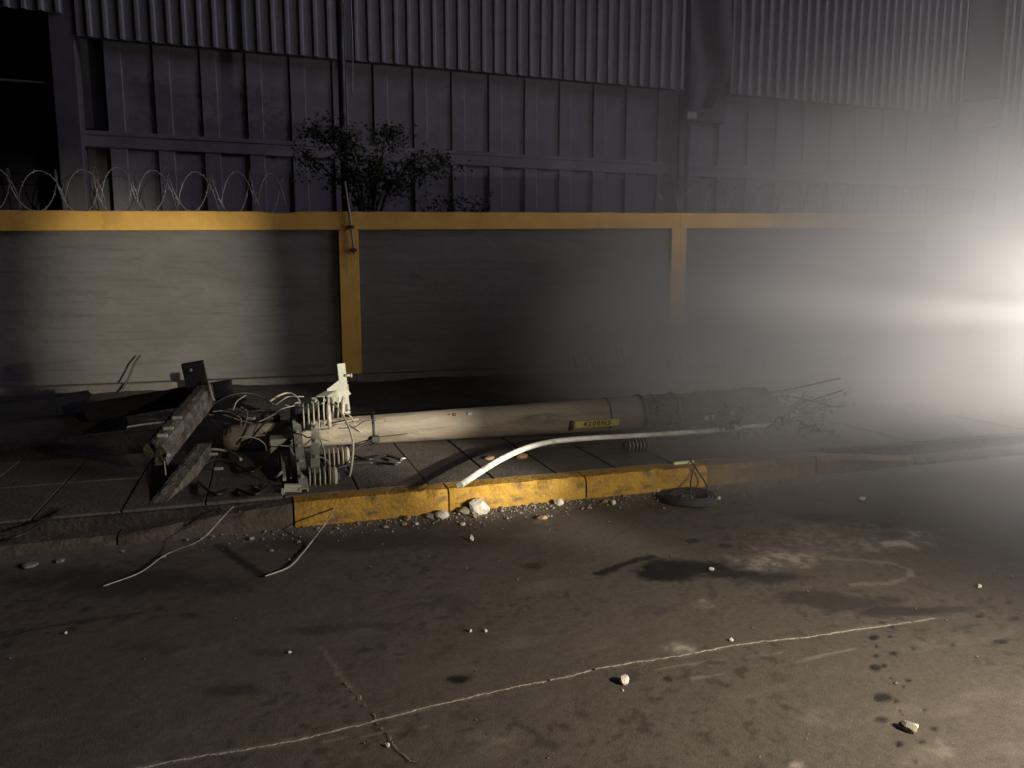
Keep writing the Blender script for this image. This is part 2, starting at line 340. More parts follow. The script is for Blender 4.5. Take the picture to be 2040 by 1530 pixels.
wear = sstep(.62, .8, fbm(GX * 3.1, GY * 9, 52)) * .16; wear = wear * .4; np.maximum(pale, wear * sstep(.3, .6, fbm(GX, GY, 61)), out=pale)
gut = (1 - sstep(.02, .30, YK - GY + wob * .25)) * (GY < YK + .05)         # dust gathered in the gutter
np.maximum(pale, gut * .22 * (.4 + fbm(GX * 20, GY * 20, 77)), out=pale)
wet[:] = np.clip(dark * .9, 0, 1)
fine = (GX > -2.3) & (GX < 6.3) & (GY > 1.2) & (GY < 4.65)
GZ = np.where(fine, (fbm(GX * 7, GY * 7, 5) - .5) * .006 + wob2 * .0025, 0)
ny, nx = GX.shape
idx = np.arange(nx * ny).reshape(ny, nx)
quads = np.stack([idx[:-1, :-1], idx[:-1, 1:], idx[1:, 1:], idx[1:, :-1]], -1).reshape(-1, 4)
me = bpy.data.meshes.new('road'); me.vertices.add(nx * ny)
me.vertices.foreach_set('co', np.stack([GX, GY, GZ], -1).ravel().astype(np.float32))
me.loops.add(quads.size); me.loops.foreach_set('vertex_index', quads.ravel().astype(np.int32))
me.polygons.add(len(quads)); me.polygons.foreach_set('loop_start', np.arange(0, quads.size, 4, dtype=np.int32))
me.polygons.foreach_set('loop_total', np.full(len(quads), 4, dtype=np.int32)); me.polygons.foreach_set('use_smooth', np.ones(len(quads), bool))
me.update(calc_edges=True); me.validate()
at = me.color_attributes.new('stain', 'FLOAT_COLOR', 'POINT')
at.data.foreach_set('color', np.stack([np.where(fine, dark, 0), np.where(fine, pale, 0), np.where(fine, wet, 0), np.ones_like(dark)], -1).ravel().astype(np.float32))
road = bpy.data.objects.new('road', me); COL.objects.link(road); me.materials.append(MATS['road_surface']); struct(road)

# pale mortar squeezed out of the slab joints and cracks, as thin raised ribbons
mat('mortar', (.17, .15, .12), (.30, .27, .22), .9, 30, bump=.4, bscale=80)
def seam(pts, w0, seed, gap=0.0, amp=.0028):
    rr = random.Random(seed); P = spline([gz(x, y, .004) for x, y in pts], 26); m = MB(); run = []; n = len(P)
    def flush():
        if len(run) > 2:
            V = []
            for p, s_, wd in run: V += [p - s_ * wd, p + Vector((0, 0, .0015)) - s_ * wd * .3, p + Vector((0, 0, .0015)) + s_ * wd * .3, p + s_ * wd]
            m.add(V, [(i * 4 + k, (i + 1) * 4 + k, (i + 1) * 4 + k + 1, i * 4 + k + 1) for i in range(len(run) - 1) for k in range(3)])
        run.clear()
    off = 0
    for i, p in enumerate(P):
        d = (P[min(i + 1, n - 1)] - P[max(i - 1, 0)]); s_ = Vector((-d.y, d.x, 0)).normalized(); off = off * .8 + rr.gauss(0, 1) * amp * .5
        if rr.random() < gap: flush(); continue
        run.append((Vector((p.x, p.y, .0045)) + s_ * off, s_, w0 * rr.uniform(.45, 1.25) * min(1, .25 + (n - 1 - i) / (n * .16))))
    flush(); o = m.build('joint_mortar', 'mortar', road); return o
seam(joint, .0052, 1, .01); 
seam([(690, 1360), (742, 1428), (790, 1490), (850, 1532)], .0022, 5, .12, .005)

# ---- kerb: stones laid end to end; the painted ones start where the dropped crossing ends
kerb = bpy.data.objects.new('kerb', None); COL.objects.link(kerb); kerb.location = (0, YK, 0); struct(kerb)
def kerb_stone(L, seed, h=SW, wd=.17):
    rr = random.Random(seed); n = 14; vs_ = []; fs = []
    for i in range(n + 1):
        x = L * i / n; e = .004 if 0 < i < n else .012
        chip = rr.uniform(0, .010) + (rr.uniform(.01, .03) if rr.random() < .16 else 0)
        jz = rr.uniform(-.003, .003)
        vs_ += [(x, rr.uniform(-.004, .004) + e, -.03), (x, rr.uniform(-.003, .003) + e, h * .5), (x, e + rr.uniform(0, .004), h - .028 - chip), (x, .022 + chip + e, h + jz - e * .3), (x, wd, h + jz * .5), (x, wd, -.03)]
    for i in range(n):
        fs += [(i * 6 + k, (i + 1) * 6 + k, (i + 1) * 6 + k + 1, i * 6 + k + 1) for k in range(5)]
    fs += [(0, 1, 2, 3, 4, 5), tuple(n * 6 + k for k in (5, 4, 3, 2, 1, 0))]
    return MB().add(vs_, fs).mesh('kerb_stone')
jx = [p.x for p in (gz(905, 1000, .1), gz(1170, 965, .1))]           # two joints read from the photograph
stepk = jx[1] - jx[0]
kx0 = jx[0] - stepk * 12
mat('kerb_dim_paint', (.15, .10, .04), (.25, .155, .05), .8, 6, bump=.5, bscale=40, c3=(.11, .085, .06), c3s=3.5, c3r=(.42, .58))  # browner, darker paint: the kerb's fade towards the smoke put into the colour
def taper(me, L, h1, flip):
    for v in me.vertices:
        t = v.co.x / L; t = t if flip else 1 - t
        if v.co.z > 0: v.co.z *= 1 - t * (1 - h1 / SW)
    return me
mat('kerb_bare', (.05, .040, .03), (.09, .072, .052), .85, 6, bump=.5, bscale=40)
kend = [taper(kerb_stone(stepk - .012, 50), stepk, .055, False), taper(kerb_stone(stepk - .012, 51), stepk, .055, True), kerb_stone(stepk - .012, 52)]
for k in kend: k.materials.append(MATS['kerb_dim_paint'])
kend[0].materials[0] = MATS['kerb_bare']
kvar = [kerb_stone(stepk - .012, s) for s in range(7)]; kvar2 = [kerb_stone(stepk - .012, s + 20, .055) for s in range(3)]
for k in kvar: k.materials.append(MATS['kerb_paint'])
for k in kvar2: k.materials.append(MATS['kerb_concrete'])
for i in range(34):
    x = kx0 + i * stepk
    low = x < -.55 or x > 3.3
    j = i - 12                       # 0 = the stone right of the first joint read from the photograph
    me_ = kend[0] if j == -2 else kend[2] if j == 2 else kend[1] if j == 3 else kvar[i % 7] if -2 < j < 2 else kvar2[i % 3]
    o = inst(me_, 'kerb_stone', kerb, (x, random.uniform(-.006, .006), 0), (0, 0, random.uniform(-.004, .004)))

# ---- sidewalk: bed and paving slabs
sidewalk = MB().box((-60, YK + .14, -.2), (60, YK + 1.75, .138)).build('sidewalk', 'soil'); struct(sidewalk)
sdx = (gz(1190, 900).x - gz(1083, 911).x) * .98
def slab(lx, ly, seed):
    rr = random.Random(seed); m = MB(); m.bbox((0, 0, 0), (lx, ly, .04), .006); me = m.mesh('paving_slab'); me.materials.append(MATS['paving']); return me
sv = [slab(sdx - .007, .784, 1), slab(sdx - .006, .782, 2)]
sx0 = gz(1232, 935).x - sdx * 16
for r_ in range(2):
    for i in range(34):
        o = inst(sv[(i + r_) % 2], 'paving_slab', sidewalk, (sx0 + i * sdx + (.0 if r_ == 0 else sdx * .0), YK + .178 + r_ * .79, .112 + random.uniform(-.004, .004)),
                 (random.uniform(-.006, .006), random.uniform(-.006, .006), random.uniform(-.006, .006)))
# ---- bare soil verge between the slabs and the wall, lumpy
vx = lines(-80, -4.5, 14, 120, .09, 1.5); vy = np.arange(YK + 1.74, YB + .6, .10)
VX, VY = np.meshgrid(vx, vy); VZ = .105 + .075 * (fbm(VX * 1.7, VY * 1.7, 8) - .35) + .03 * (fbm(VX * 6, VY * 6, 18) - .5)
n1, n2 = VX.shape; ii = np.arange(n1 * n2).reshape(n1, n2)
m = MB(); m.add(np.stack([VX, VY, VZ], -1).reshape(-1, 3).tolist(), np.stack([ii[:-1, :-1], ii[:-1, 1:], ii[1:, 1:], ii[1:, :-1]], -1).reshape(-1, 4).tolist(), True)
struct(m.build('verge', 'soil'))

# ================================================================== BOUNDARY WALL
pil_x = [py(698, 740, YW).x + .02, py(1341, 735, YW).x]
span = pil_x[1] - pil_x[0]
PX = [pil_x[0] - 2 * span, pil_x[0] - span, pil_x[0], pil_x[1], pil_x[1] + span, pil_x[1] + 2 * span, pil_x[1] + 3 * span]
def top_z(x):      # the wall's top climbs gently along the street
    a, b = py(0, 419, YW - .06), py(1350, 424, YW - .06); return a.z + (x - a.x) * (b.z - a.z) / (b.x - a.x)
BH = .235
wall = thing('boundary_wall', 'long grey wall with yellow top band and yellow pillars behind the fallen pole', 'wall', (pil_x[0], YW, SW))
def wall_surface(x0, x1):
    """one bay: rough block courses with the joints pressed in"""
    m = MB(); n = max(6, int((x1 - x0) / .10)); zs = [.02]
    z = .02; ztop = max(top_z(x0), top_z(x1))
    while z < ztop - .12: z += .068; zs.append(z)
    V = []; F = []
    for j, z in enumerate(zs):
        for i in range(n + 1):
            x = x0 + (x1 - x0) * i / n; zt = min(z, top_z(x) - .10)
            nz_ = float(fbm(np.array(x * 1.7), np.array(z * 14.0), 6)) - .5
            V.append((x, YW + nz_ * .022 + (.007 if j % 3 == 0 else 0), zt + .004 * math.sin(x * 5 + j)))
    for j in range(len(zs) - 1):
        for i in range(n): a = j * (n + 1) + i; F.append((a, a + 1, a + n + 2, a + n + 1))
    m.add(V, F, True)
    m.box((x0, YW + .03, .0), (x1, YW + .17, ztop - .12)); return m
for a, b in zip(PX[:-1], PX[1:]):
    reparent(wall_surface(a + .11, b - .11).build('wall_panel', 'grey_wall_paint'), wall)
for x in PX:
    m = MB(); zt = top_z(x) - .015
    m.beam((x, YW + .06, -.05), (x, YW + .06, zt - BH + .02), .262, .26, (0, 1, 0), bev=.006)
    reparent(m.build('pillar', 'yellow_pillar_paint'), wall)
for a, b in zip(PX[:-1], PX[1:]):
    m = MB(); n = 40; V = []; F = []
    for i in range(n + 1):
        x = a + (b - a) * i / n; zt = top_z(x) + .012 * (float(fbm(np.array(x * 5.), np.array(3.), 2)) - .5) - (.02 if .35 < math.sin(x * 6.1) * (x < pil_x[0] and x > pil_x[0] - 1.2) else 0)
        zb = top_z(x) - BH; y0 = YW - .085 + .004 * math.sin(x * 9)
        V += [(x, y0, zb), (x, y0, zt - .01), (x, y0 + .012, zt), (x, YW + .21, zt), (x, YW + .21, zb)]
    for i in range(n): F += [(i * 5 + k, (i + 1) * 5 + k, (i + 1) * 5 + (k + 1) % 5, i * 5 + (k + 1) % 5) for k in range(5)]
    F += [(0, 1, 2, 3, 4), tuple(n * 5 + k for k in (4, 3, 2, 1, 0))]
    V = [(v[0] + (.003 if v[0] == a else -.003 if abs(v[0] - b) < 1e-6 else 0), v[1], v[2]) for v in V]
    reparent(m.add(V, F).build('top_band', 'yellow_wall_paint'), wall)
m = MB().bbox((PX[0], YW - .20, .0), (PX[-1], YW - .005, SW + .055), .012)
reparent(m.build('footing', 'footing'), wall)

# razor wire along the wall top
def razor(x0, x1, rad, pitch, label, seed):
    rr = random.Random(seed)
    t = thing('razor_wire_coil', label, 'razor wire', ((x0 + x1) / 2, YW + .08, top_z((x0 + x1) / 2)), 'razor wire on the wall')
    for hand in (1, -1):
        m = MB(); pts = []; n = int((x1 - x0) / pitch * 28)
        for i in range(n + 1):
            a = 2 * math.pi * i / 28 * hand + (0 if hand == 1 else 1.1); x = x0 + (x1 - x0) * i / n
            rj = rad * (1 + .07 * math.sin(i * .07 + seed) + .05 * math.sin(x * 3 + hand))
            pts.append(Vector((x + .05 * math.sin(i * .05) + rj * .22 * math.cos(a * 1.0), YW + .08 + rj * .75 * math.cos(a), top_z(x) + rad * .93 + rj * math.sin(a))))
        m.tube(pts, .0058, 5)
        for i in range(4, n - 4, 4):       # barbs
            d = (pts[i + 1] - pts[i - 1]).normalized(); nrm = d.cross(Vector((0, 1, 0)))
            if nrm.length < .1: nrm = d.cross(Vector((1, 0, 0)))
            nrm.normalize(); p = pts[i]
            m.add([p + d * .018, p - d * .018, p + nrm * .022 + d * .03, p - nrm * .022 - d * .03], [(0, 1, 2), (0, 3, 1)])
        reparent(m.build('coil', 'wire_steel'), t)
    return t
razor(-4.6, pil_x[0] - .75, .262, .44, 'looped razor wire coil on the wall top left of the shrub', 1)
razor(pil_x[1] - .3, PX[4] + .1, .25, .46, 'faint looped razor wire coil on the wall top in the smoke at right', 4)

# ================================================================== WAREHOUSE
def bx(px): return py(px, 250, YB).x
ZS = py(1350, 178, YB - .22).z                                  # underside of the corrugated cladding
ZR0, ZR1 = py(914, 330, YB).z, py(914, 300, YB).z        # rail between the two panel rows
house = thing('warehouse', 'dark warehouse with ribbed concrete panels below corrugated metal cladding, behind the yellow-topped wall', 'warehouse', (4, YB, SW))
def P_(o): return reparent(o, house)
xl, xg0, xg1, xr = bx(135), py(1358, 178, YB).x, py(1444, 190, YB).x, py(1906, 220, YB).x
x_end = 34.0
P_(MB().box((xl, YB + .22, 0), (x_end, YB + .5, 11)).build('backing_wall', 'precast'))
pers = (bx(1311) - bx(974)) / 5.0           # rib module, from the photograph
rib_w = pers * .36
x_first = bx(974) - pers * 14
up_me = MB().box((0, 0, ZR1), (pers - rib_w - .004, .16, ZS + .25)).mesh('recessed_panel'); up_me.materials.append(MATS['precast'])
lo_me = MB().box((0, 0, .1), (pers - rib_w - .004, .16, ZR0)).mesh('recessed_panel'); lo_me.materials.append(MATS['precast'])
rib_me = MB().bbox((0, 0, .08), (rib_w, .216, ZS + .28), .012).mesh('rib'); rib_me.materials.append(MATS['precast'])
def hinst(me, name, loc): return inst(me, name, house, Vector(loc) - Vector(house.location))
k = 0
while True:
    x = x_first + k * pers; k += 1
    if x > 24: break
    if x < xl + .1: continue
    hinst(rib_me, 'rib', (x, YB + .004 + (k % 3) * .004, 0))
    hinst(up_me, 'recessed_panel', (x + rib_w + .002, YB + .052, 0)); hinst(lo_me, 'recessed_panel', (x + rib_w + .002, YB + .052, 0))
edges = [xl + .1, xg0 - .05, xr, 24.5]
for a, b in zip(edges[:-1], edges[1:]):
    P_(MB().bbox((a + .01, YB - .014, ZR0 + .01), (b - .01, YB + .2, ZR1), .012).build('rail', 'precast'))
    P_(MB().bbox((a + .01, YB - .030, ZR1 - .07), (b - .01, YB + .15, ZR1 - .045), .004).build('rail_lip', 'precast'))
for x in (xg0 - .03, xr + .02):
    P_(MB().bbox((x - .012, YB - .05, 0.1), (x + .012, YB + .2, ZS + .4), .003).build('joint_strip', 'dark_column'))
# corrugated cladding, sheet by sheet
cp = .2275
def corr_sheet(ncor, h):
    prof = []
    for i in range(ncor):
        x = i * cp; prof += [(x, 0), (x + cp * .60, 0), (x + cp * .70, -.05), (x + cp * .88, -.05), (x + cp * .985, 0)]
    prof.append((ncor * cp + .02, 0)); V = []; F = []
    for j in (0, 1): V += [(x, y, j * h) for x, y in prof]
    n = len(prof)
    V += [(x, y + .004, z) for x, y, z in V]
    for i in range(n - 1): F += [(i, i + 1, n + i + 1, n + i), (2 * n + i + 1, 2 * n + i, 3 * n + i, 3 * n + i + 1), (i + 1, i, 2 * n + i, 2 * n + i + 1)]
    me = MB().add(V, F).mesh('cladding_sheet'); me.materials.append(MATS['cladding']); return me
cs4 = corr_sheet(4, 5.2); cs1 = corr_sheet(1, 5.2)
def clad(x0, x1, z, yoff=0):
    x = x0; k = 0
    while x + 4 * cp <= x1 + .03:
        hinst(cs4, 'cladding_sheet', (x, YB - .20 - (k % 2) * .006 + yoff, z + random.uniform(-.006, .006))); x += 4 * cp; k += 1
    while x + cp <= x1 + .03:
        hinst(cs1, 'cladding_sheet', (x, YB - .20 - (k % 2) * .006 + yoff, z)); x += cp; k += 1
xc0 = py(152, 60, YB - .2).x
clad(xc0, xg0, ZS); clad(xg1, xr, ZS + .01); clad(py(1990, 200, YB - .2).x, 24.4, ZS - .25)
clad(-9.5, xc0 - .05, py(60, 20, YB - .2).z)
for a, b in ((xc0, xg0), (xg1, xr)):
    P_(MB().box((a, YB - .185, ZS + .015), (b, YB - .0, ZS + .06)).build('flashing', 'dark_column'))
# left opening: column, roller door set back, its near-black colour standing for the opening's shade
P_(MB().bbox((bx(118) - .02, YB - .16, 0), (bx(118) + .34, YB + .5, 10), .02).build('column', 'dark_column'))
for i in range(9):
    P_(MB().bbox((-9.5, YB + 1.2 + (i % 2) * .006, i * .62), (bx(116), YB + 1.26, i * .62 + .605), .01).build('door_slat', 'dark_void'))
P_(MB().box((-9.5, YB + 1.27, 5.58), (bx(116), YB + 1.4, 11)).build('lintel', 'dark_void'))
P_(MB().box((-9.5, YB - .06, py(60, 166, YB).z), (bx(116), YB - .02, py(60, 166, YB).z + .03)).build('tie_bar', 'dark_column'))
# gap between the bays: dark recess with downpipe, bracket and crumpled sooty sheet
P_(MB().box((xg0 + .02, YB - .06, ZS - .55), (xg1 - .02, YB + .0, 11)).build('gap_panel', 'dark_column'))
m = MB().tube([(xg0 + .09, YB - .16, .1), (xg0 + .09, YB - .16, py(1365, 240, YB - .16).z)], .055, 12); P_(m.build('downpipe', 'dark_column'))
m = MB().bbox((xg0 - .02, YB - .28, py(1365, 243, YB).z), (xg0 + .20, YB - .08, py(1365, 228, YB).z), .015); P_(m.build('bracket', 'pale_steel'))
V = []; F = []; nu, nv = 12, 40; z0, z1 = py(1400, 215, YB - .2).z, 10.5
for j in range(nv + 1):
    for i in range(nu + 1):
        u, v = i / nu, j / nv; x = xg0 + .04 + (xg1 - xg0 - .08) * u * (1 if v > .12 else (.55 + 3.7 * v)); z = z0 + (z1 - z0) * v
        V.append((x, YB - .15 - .10 * float(fbm(np.array(u * 3.1), np.array(v * 12.), 4)) - .05 * math.sin(u * 7 + v * 9), z))
for j in range(nv):
    for i in range(nu): a = j * (nu + 1) + i; F.append((a, a + 1, a + nu + 2, a + nu + 1))
tag(MB().add(V, F, True).build('plastic_sheet', 'sooty_sheet', origin=(xg0 + .2, YB - .2, z0)), 'crumpled black plastic sheet hanging in the gap between the two cladding bays', 'plastic sheet')
# rusty slanted awning at far right
aw = [py(1912, 262, YB - .9), py(1988, 250, YB - .9), py(1994, 196, YB - .4), py(1912, 206, YB - .4)]
m = MB(); m.add(aw + [p + Vector((0, .05, .02)) for p in aw], [(0, 1, 2, 3), (7, 6, 5, 4), (0, 4, 5, 1), (1, 5, 6, 2), (2, 6, 7, 3), (3, 7, 4, 0)])
m.beam(aw[3] + Vector((0, .02, 0)), aw[3] + Vector((0, .40, 0)), .05, .05); m.beam(aw[2] + Vector((-.03, .02, 0)), aw[2] + Vector((-.03, .40, 0)), .05, .05)
m.beam(aw[0] + Vector((.03, .03, 0)), aw[0] + Vector((.03, .95, .1)), .04, .04)
P_(m.build('awning', 'rust_sheet'))
P_(MB().bbox((py(1992, 250, YB - .5).x, YB - .55, py(1992, 250, YB - .5).z), (py(1992, 250, YB - .5).x + .05, YB - .2, py(1992, 215, YB - .5).z), .008).build('awning_highlight', 'pale_steel'))  # pale bar added for the bright vertical highlight beside the awning
P_(MB().box((xr + .05, YB - .10, ZS - .2), (py(1988, 200, YB).x, YB - .05, 11)).build('gap_panel', 'dark_column'))

# dark steel post and hanging cable behind the wall
p0 = py(684, 250, 12.3)
tag(MB().tube([(p0.x, 12.3, .08), (p0.x, 12.3, 9)], .062, 12).build('steel_post', 'dark_steel', origin=(p0.x, 12.3, .08)), 'slim dark steel post standing behind the wall amid the shrub', 'post')
a = py(702, 190, 13.70)
tag(MB().tube(spline([a, py(702.5, 100, 13.70), py(699, 0, 13.70), py(697, -160, 13.70)]), .011, 6).build('hanging_cable', 'wire_steel'), 'thin pale cable hanging in front of the corrugated cladding beside the dark post', 'cable')
rod = thing('conduit_rod', 'thin pale metal rod leaning up over the yellow band at the left pillar', 'rod', (pil_x[0], YW - .12, 1.9))
reparent(MB().tube([py(706, 508, YW - .12), py(697, 430, YW - .14), py(687, 362, YW - .10)], .014, 8).build('rod_tube', 'cable_grey'), rod)
c_ = py(700, 452, YW - .13)
reparent(MB().bbox((c_.x - .035, YW - .16, c_.z - .02), (c_.x + .035, YW - .06, c_.z + .02), .004).build('clamp', 'dark_steel'), rod)
c_ = py(705, 498, YW - .12)
reparent(MB().bbox((c_.x - .035, YW - .15, c_.z - .02), (c_.x + .035, YW - .06, c_.z + .02), .004).build('clamp', 'dark_steel'), rod)

# ================================================================== SHRUB BEHIND THE WALL
def leaf_cloud(m, centres, n, size, rr):
    for _ in range(n):
        c, r = rr.choice(centres)
        p = Vector(c) + Vector((rr.gauss(0, 1), rr.gauss(0, .8), rr.gauss(0, .75))) * r * .5
        d = Vector((rr.uniform(-1, 1), rr.uniform(-1, 1), rr.uniform(-.8, .4))).normalized(); s = d.cross(Vector((rr.uniform(-1, 1), rr.uniform(-1, 1), 1))).normalized()
        L = size * rr.uniform(.6, 1.4); W = L * .42
        m.add([p, p + d * L * .5 + s * W, p + d * L, p + d * L * .5 - s * W], [(0, 1, 2, 3)])
def shrub(name, label, base, limbs, nleaf, size, seed, rl=.16):
    rr = random.Random(seed); t = thing(name, label, 'shrub', base); tr = MB(); cs = []
    for L in limbs:
        pts = spline(L, 6); n = len(pts); tr.tube(pts, [.028 * (1 - .8 * i / (n - 1)) + .004 for i in range(n)], 6)
        for i in range(n // 3, n):
            cs.append((pts[i], rl * rr.uniform(.6, 1.3)))
            if rr.random() < .55:
                q = pts[i] + Vector((rr.uniform(-.35, .35), rr.uniform(-.2, .2), rr.uniform(-.18, .22)))
                tr.tube([pts[i], (pts[i] + q) / 2 + Vector((0, 0, .03)), q], [.008, .006, .003], 4); cs.append((q, rl * rr.uniform(.6, 1.2)))
    reparent(tr.build('trunk', 'bark'), t)
    cr = MB(); leaf_cloud(cr, cs, nleaf, size, rr); reparent(cr.build('crown', 'leaf'), t); return t
YS = 11.7
b_ = py(735, 560, YS); b_ = Vector((b_.x, YS, .1)); L = lambda *pp: [b_] + [py(x, y, YS + d) for x, y, d in pp]
shrub('leafy_shrub', 'dark straggly shrub rising above the wall around the slim dark post', b_,
      [L((720, 420, 0), (690, 330, .1), (640, 270, .15), (606, 262, .2)), L((725, 420, 0), (715, 340, 0), (690, 280, -.1), (668, 262, -.1)), L((745, 420, 0), (760, 330, .1), (768, 270, .1), (790, 262, .1)),
       L((760, 425, .1), (800, 350, .2), (840, 312, .2), (890, 318, .3)), L((750, 425, -.1), (790, 380, -.1), (830, 345, -.2), (885, 335, -.2)), L((720, 430, .1), (660, 350, .2), (600, 300, .3)), L((735, 430, .1), (740, 360, .2), (735, 310, .2))],
      4200, .055, 3, .19)
b_ = Vector((py(900, 420, 11.2).x, 11.2, .1))
shrub('low_shrub', 'low dark shrub just showing over the wall right of the taller shrub', b_,
      [L((880, 425, 0), (830, 395, 0)), L((900, 425, 0), (900, 392, 0)), L((930, 428, 0), (960, 400, .1), (990, 402, .1)), L((860, 425, 0), (845, 380, .1)), L((1000, 430, 0), (1030, 410, .1))], 1500, .05, 8, .12) if False else None
bb = [py(850, 405, 11.2), py(905, 398, 11.2), py(955, 405, 11.25)]
t = thing('low_shrub', 'low dark shrub just showing over the wall right of the taller shrub', 'shrub', (bb[1].x, 11.2, .1))
rr = random.Random(9); tr = MB(); cs = []
for q in range(11):
    e = py(835 + q * 14, 402 + rr.uniform(-14, 12), 11.2 + rr.uniform(-.1, .2)); s_ = Vector((bb[1].x + rr.uniform(-.15, .15), 11.2, .1))
    pts = spline([s_, (s_ + e) / 2 + Vector((rr.uniform(-.1, .1), 0, .3)), e], 6); tr.tube(pts, [.014 * (1 - .8 * i / (len(pts) - 1)) + .002 for i in range(len(pts))], 5); cs += [(p, .10) for p in pts[-5:]]
reparent(tr.build('trunk', 'bark'), t); m = MB(); leaf_cloud(m, cs, 900, .05, rr); reparent(m.build('crown', 'leaf'), t)

# ================================================================== FALLEN POLE
pa = Vector((-.30, 6.22, 0)); pb = Vector((4.45, 5.87, 0))          # tip (left) and butt (right), plan positions
ra, rb = .100, .172
pa.z = SW + .005 + ra; pb.z = SW + .005 + rb
pax = (pb - pa).normalized(); plen = (pb - pa).length
def on_pole(t): return pa.lerp(pb, t), ra + (rb - ra) * t
pole = thing('utility_pole', 'broken concrete utility pole lying on the pavement with steel arms at its left end', 'utility pole', (pa.x, pa.y, SW))
def t_at(px):      # pole parameter seen at a photo column
    lo, hi = 0, 1
    for _ in range(40):
        mid = (lo + hi) / 2; q = pa.lerp(pb, mid) - CC; x = 1020 + FPX * q.dot(CR) / q.dot(CF)
        if x < px: lo = mid
        else: hi = mid
    return lo
prof = [(0, ra * .55), (.0, ra)]; prof = [(0.0, ra)]
N = 46
rr = random.Random(4)
TS = .735                       # beyond this the shaft is darker and cracked open
for i in range(1, N): t = i / N * TS; prof.append((plen * t, (ra + (rb - ra) * t) * (1 + rr.uniform(-.004, .004))))
prof.append((plen * TS, (ra + (rb - ra) * TS)))
m = MB().lathe(prof, pa, pax, 40)
reparent(m.build('shaft', 'pole_concrete'), pole)
mat('dark_concrete', (.045, .038, .03), (.13, .11, .085), .9, 9, bump=.8, bscale=30, c3=(.02, .017, .014), c3s=8, c3r=(.46, .6))  # darker mottled colour for the shaft's right stretch
m = MB(); nU, nA = 34, 30; V = []; sdv = pax.cross(Vector((0, 0, 1))).normalized(); upz = sdv.cross(pax)
for i in range(nU + 1):
    t = TS + .0004 + (1 - TS) * i / nU; r_ = ra + (rb - ra) * t
    for j in range(nA):
        a = 2 * math.pi * j / nA; nz_ = float(fbm(np.array(t * 40.), np.array(a * 2.2), 14)) - .5
        rad = r_ * (.985 - max(0, nz_) * .42 * min(1, i / 8) + rr.uniform(-.012, .012) * min(1, i / 5)); V.append(pa.lerp(pb, t) + (sdv * math.cos(a) + upz * math.sin(a)) * rad)
F = [(i * nA + j, i * nA + (j + 1) % nA, (i + 1) * nA + (j + 1) % nA, (i + 1) * nA + j) for i in range(nU) for j in range(nA)] + [tuple(range(nA))[::-1], tuple(nU * nA + j for j in range(nA))]
o = reparent(m.add(V, F).build('shattered_shaft', 'dark_concrete'), pole); o['label'] = 'dark and cracked right stretch of the shaft'
for k, (x0, x1, v) in enumerate([(950, 985, -.15), (1075, 1105, .35)]):      # hairline cracks in the surface
    P = []
    for i in range(15):
        tt = t_at(x0 + (x1 - x0) * i / 14); c, r_ = on_pole(tt); a = v + .06 * math.sin(i * 1.3 + k) + rr.uniform(-.05, .05); P.append(c + Vector((0, -math.cos(a), math.sin(a))) * (r_ + .0005))
    reparent(MB().tube(P, .0016, 5).build('crack', 'dark_steel'), pole)
# shattered butt: exposed jagged concrete and bent reinforcing bars
m = MB()
for i in range(9):
    a = i * .7; q = pb + Vector((0, math.cos(a), math.sin(a))) * rb * rr.uniform(.2, .7); m.beam(q - pax * .02, q + pax * rr.uniform(.05, .22) + Vector((0, rr.uniform(-.05, .05), rr.uniform(-.04, .03))), .09, .07, b2=(.03, .02))
reparent(m.build('broken_end', 'dark_concrete'), pole)
m = MB()
for i in range(8):
    a = i * .8; q = pb + Vector((0, math.cos(a), math.sin(a))) * rb * .72
    e = q + pax * rr.uniform(.4, .8) + Vector((0, rr.uniform(-.3, .3), rr.uniform(-.12, .22))); e.z = max(e.z, SW + .03)
    m.tube(spline([q - pax * .05, q + pax * .2, e]), .007, 6)
reparent(m.build('reinforcing_bars', 'dark_steel'), pole)
def band(px, wdt, name='strap', mt='dark_steel', ex=.005):
    t = t_at(px); c, r = on_pole(t)
    mm = MB().lathe([(-wdt / 2, r - .004), (-wdt / 2, r + ex), (wdt / 2, r + ex), (wdt / 2, r - .004)], c, pax, 36)
    return reparent(mm.build(name, mt), pole)
band(743, .018); band(1273, .035, ex=.012); band(1338, .03, ex=.010); band(1296, .012); band(1206, .012, ex=.004)
# collar sleeve on the shaft right of the hardware
t1 = t_at(748); c1, r1 = on_pole(t1)
# buckle of the strap at the pole's front
q = c1 + Vector((-.02, -r1 - .015, -r1 * .45))
m = MB().bbox(q - Vector((.035, .02, .03)), q + Vector((.03, .02, .025)), .006).beam(q + Vector((-.02, 0, 0)), q + Vector((-.18, -.08, -.05)), .02, .008)
reparent(m.build('strap_buckle', 'dark_steel'), pole)
m = MB().tube(spline([q + Vector((.0, .0, .01)), q + Vector((.35, .0, .035)), q + Vector((.70, .0, .09)), q + Vector((.82, -.005, .10)), q + Vector((.95, .0, .10))]), .004, 5)
reparent(m.build('tie_wire', 'dark_steel'), pole)
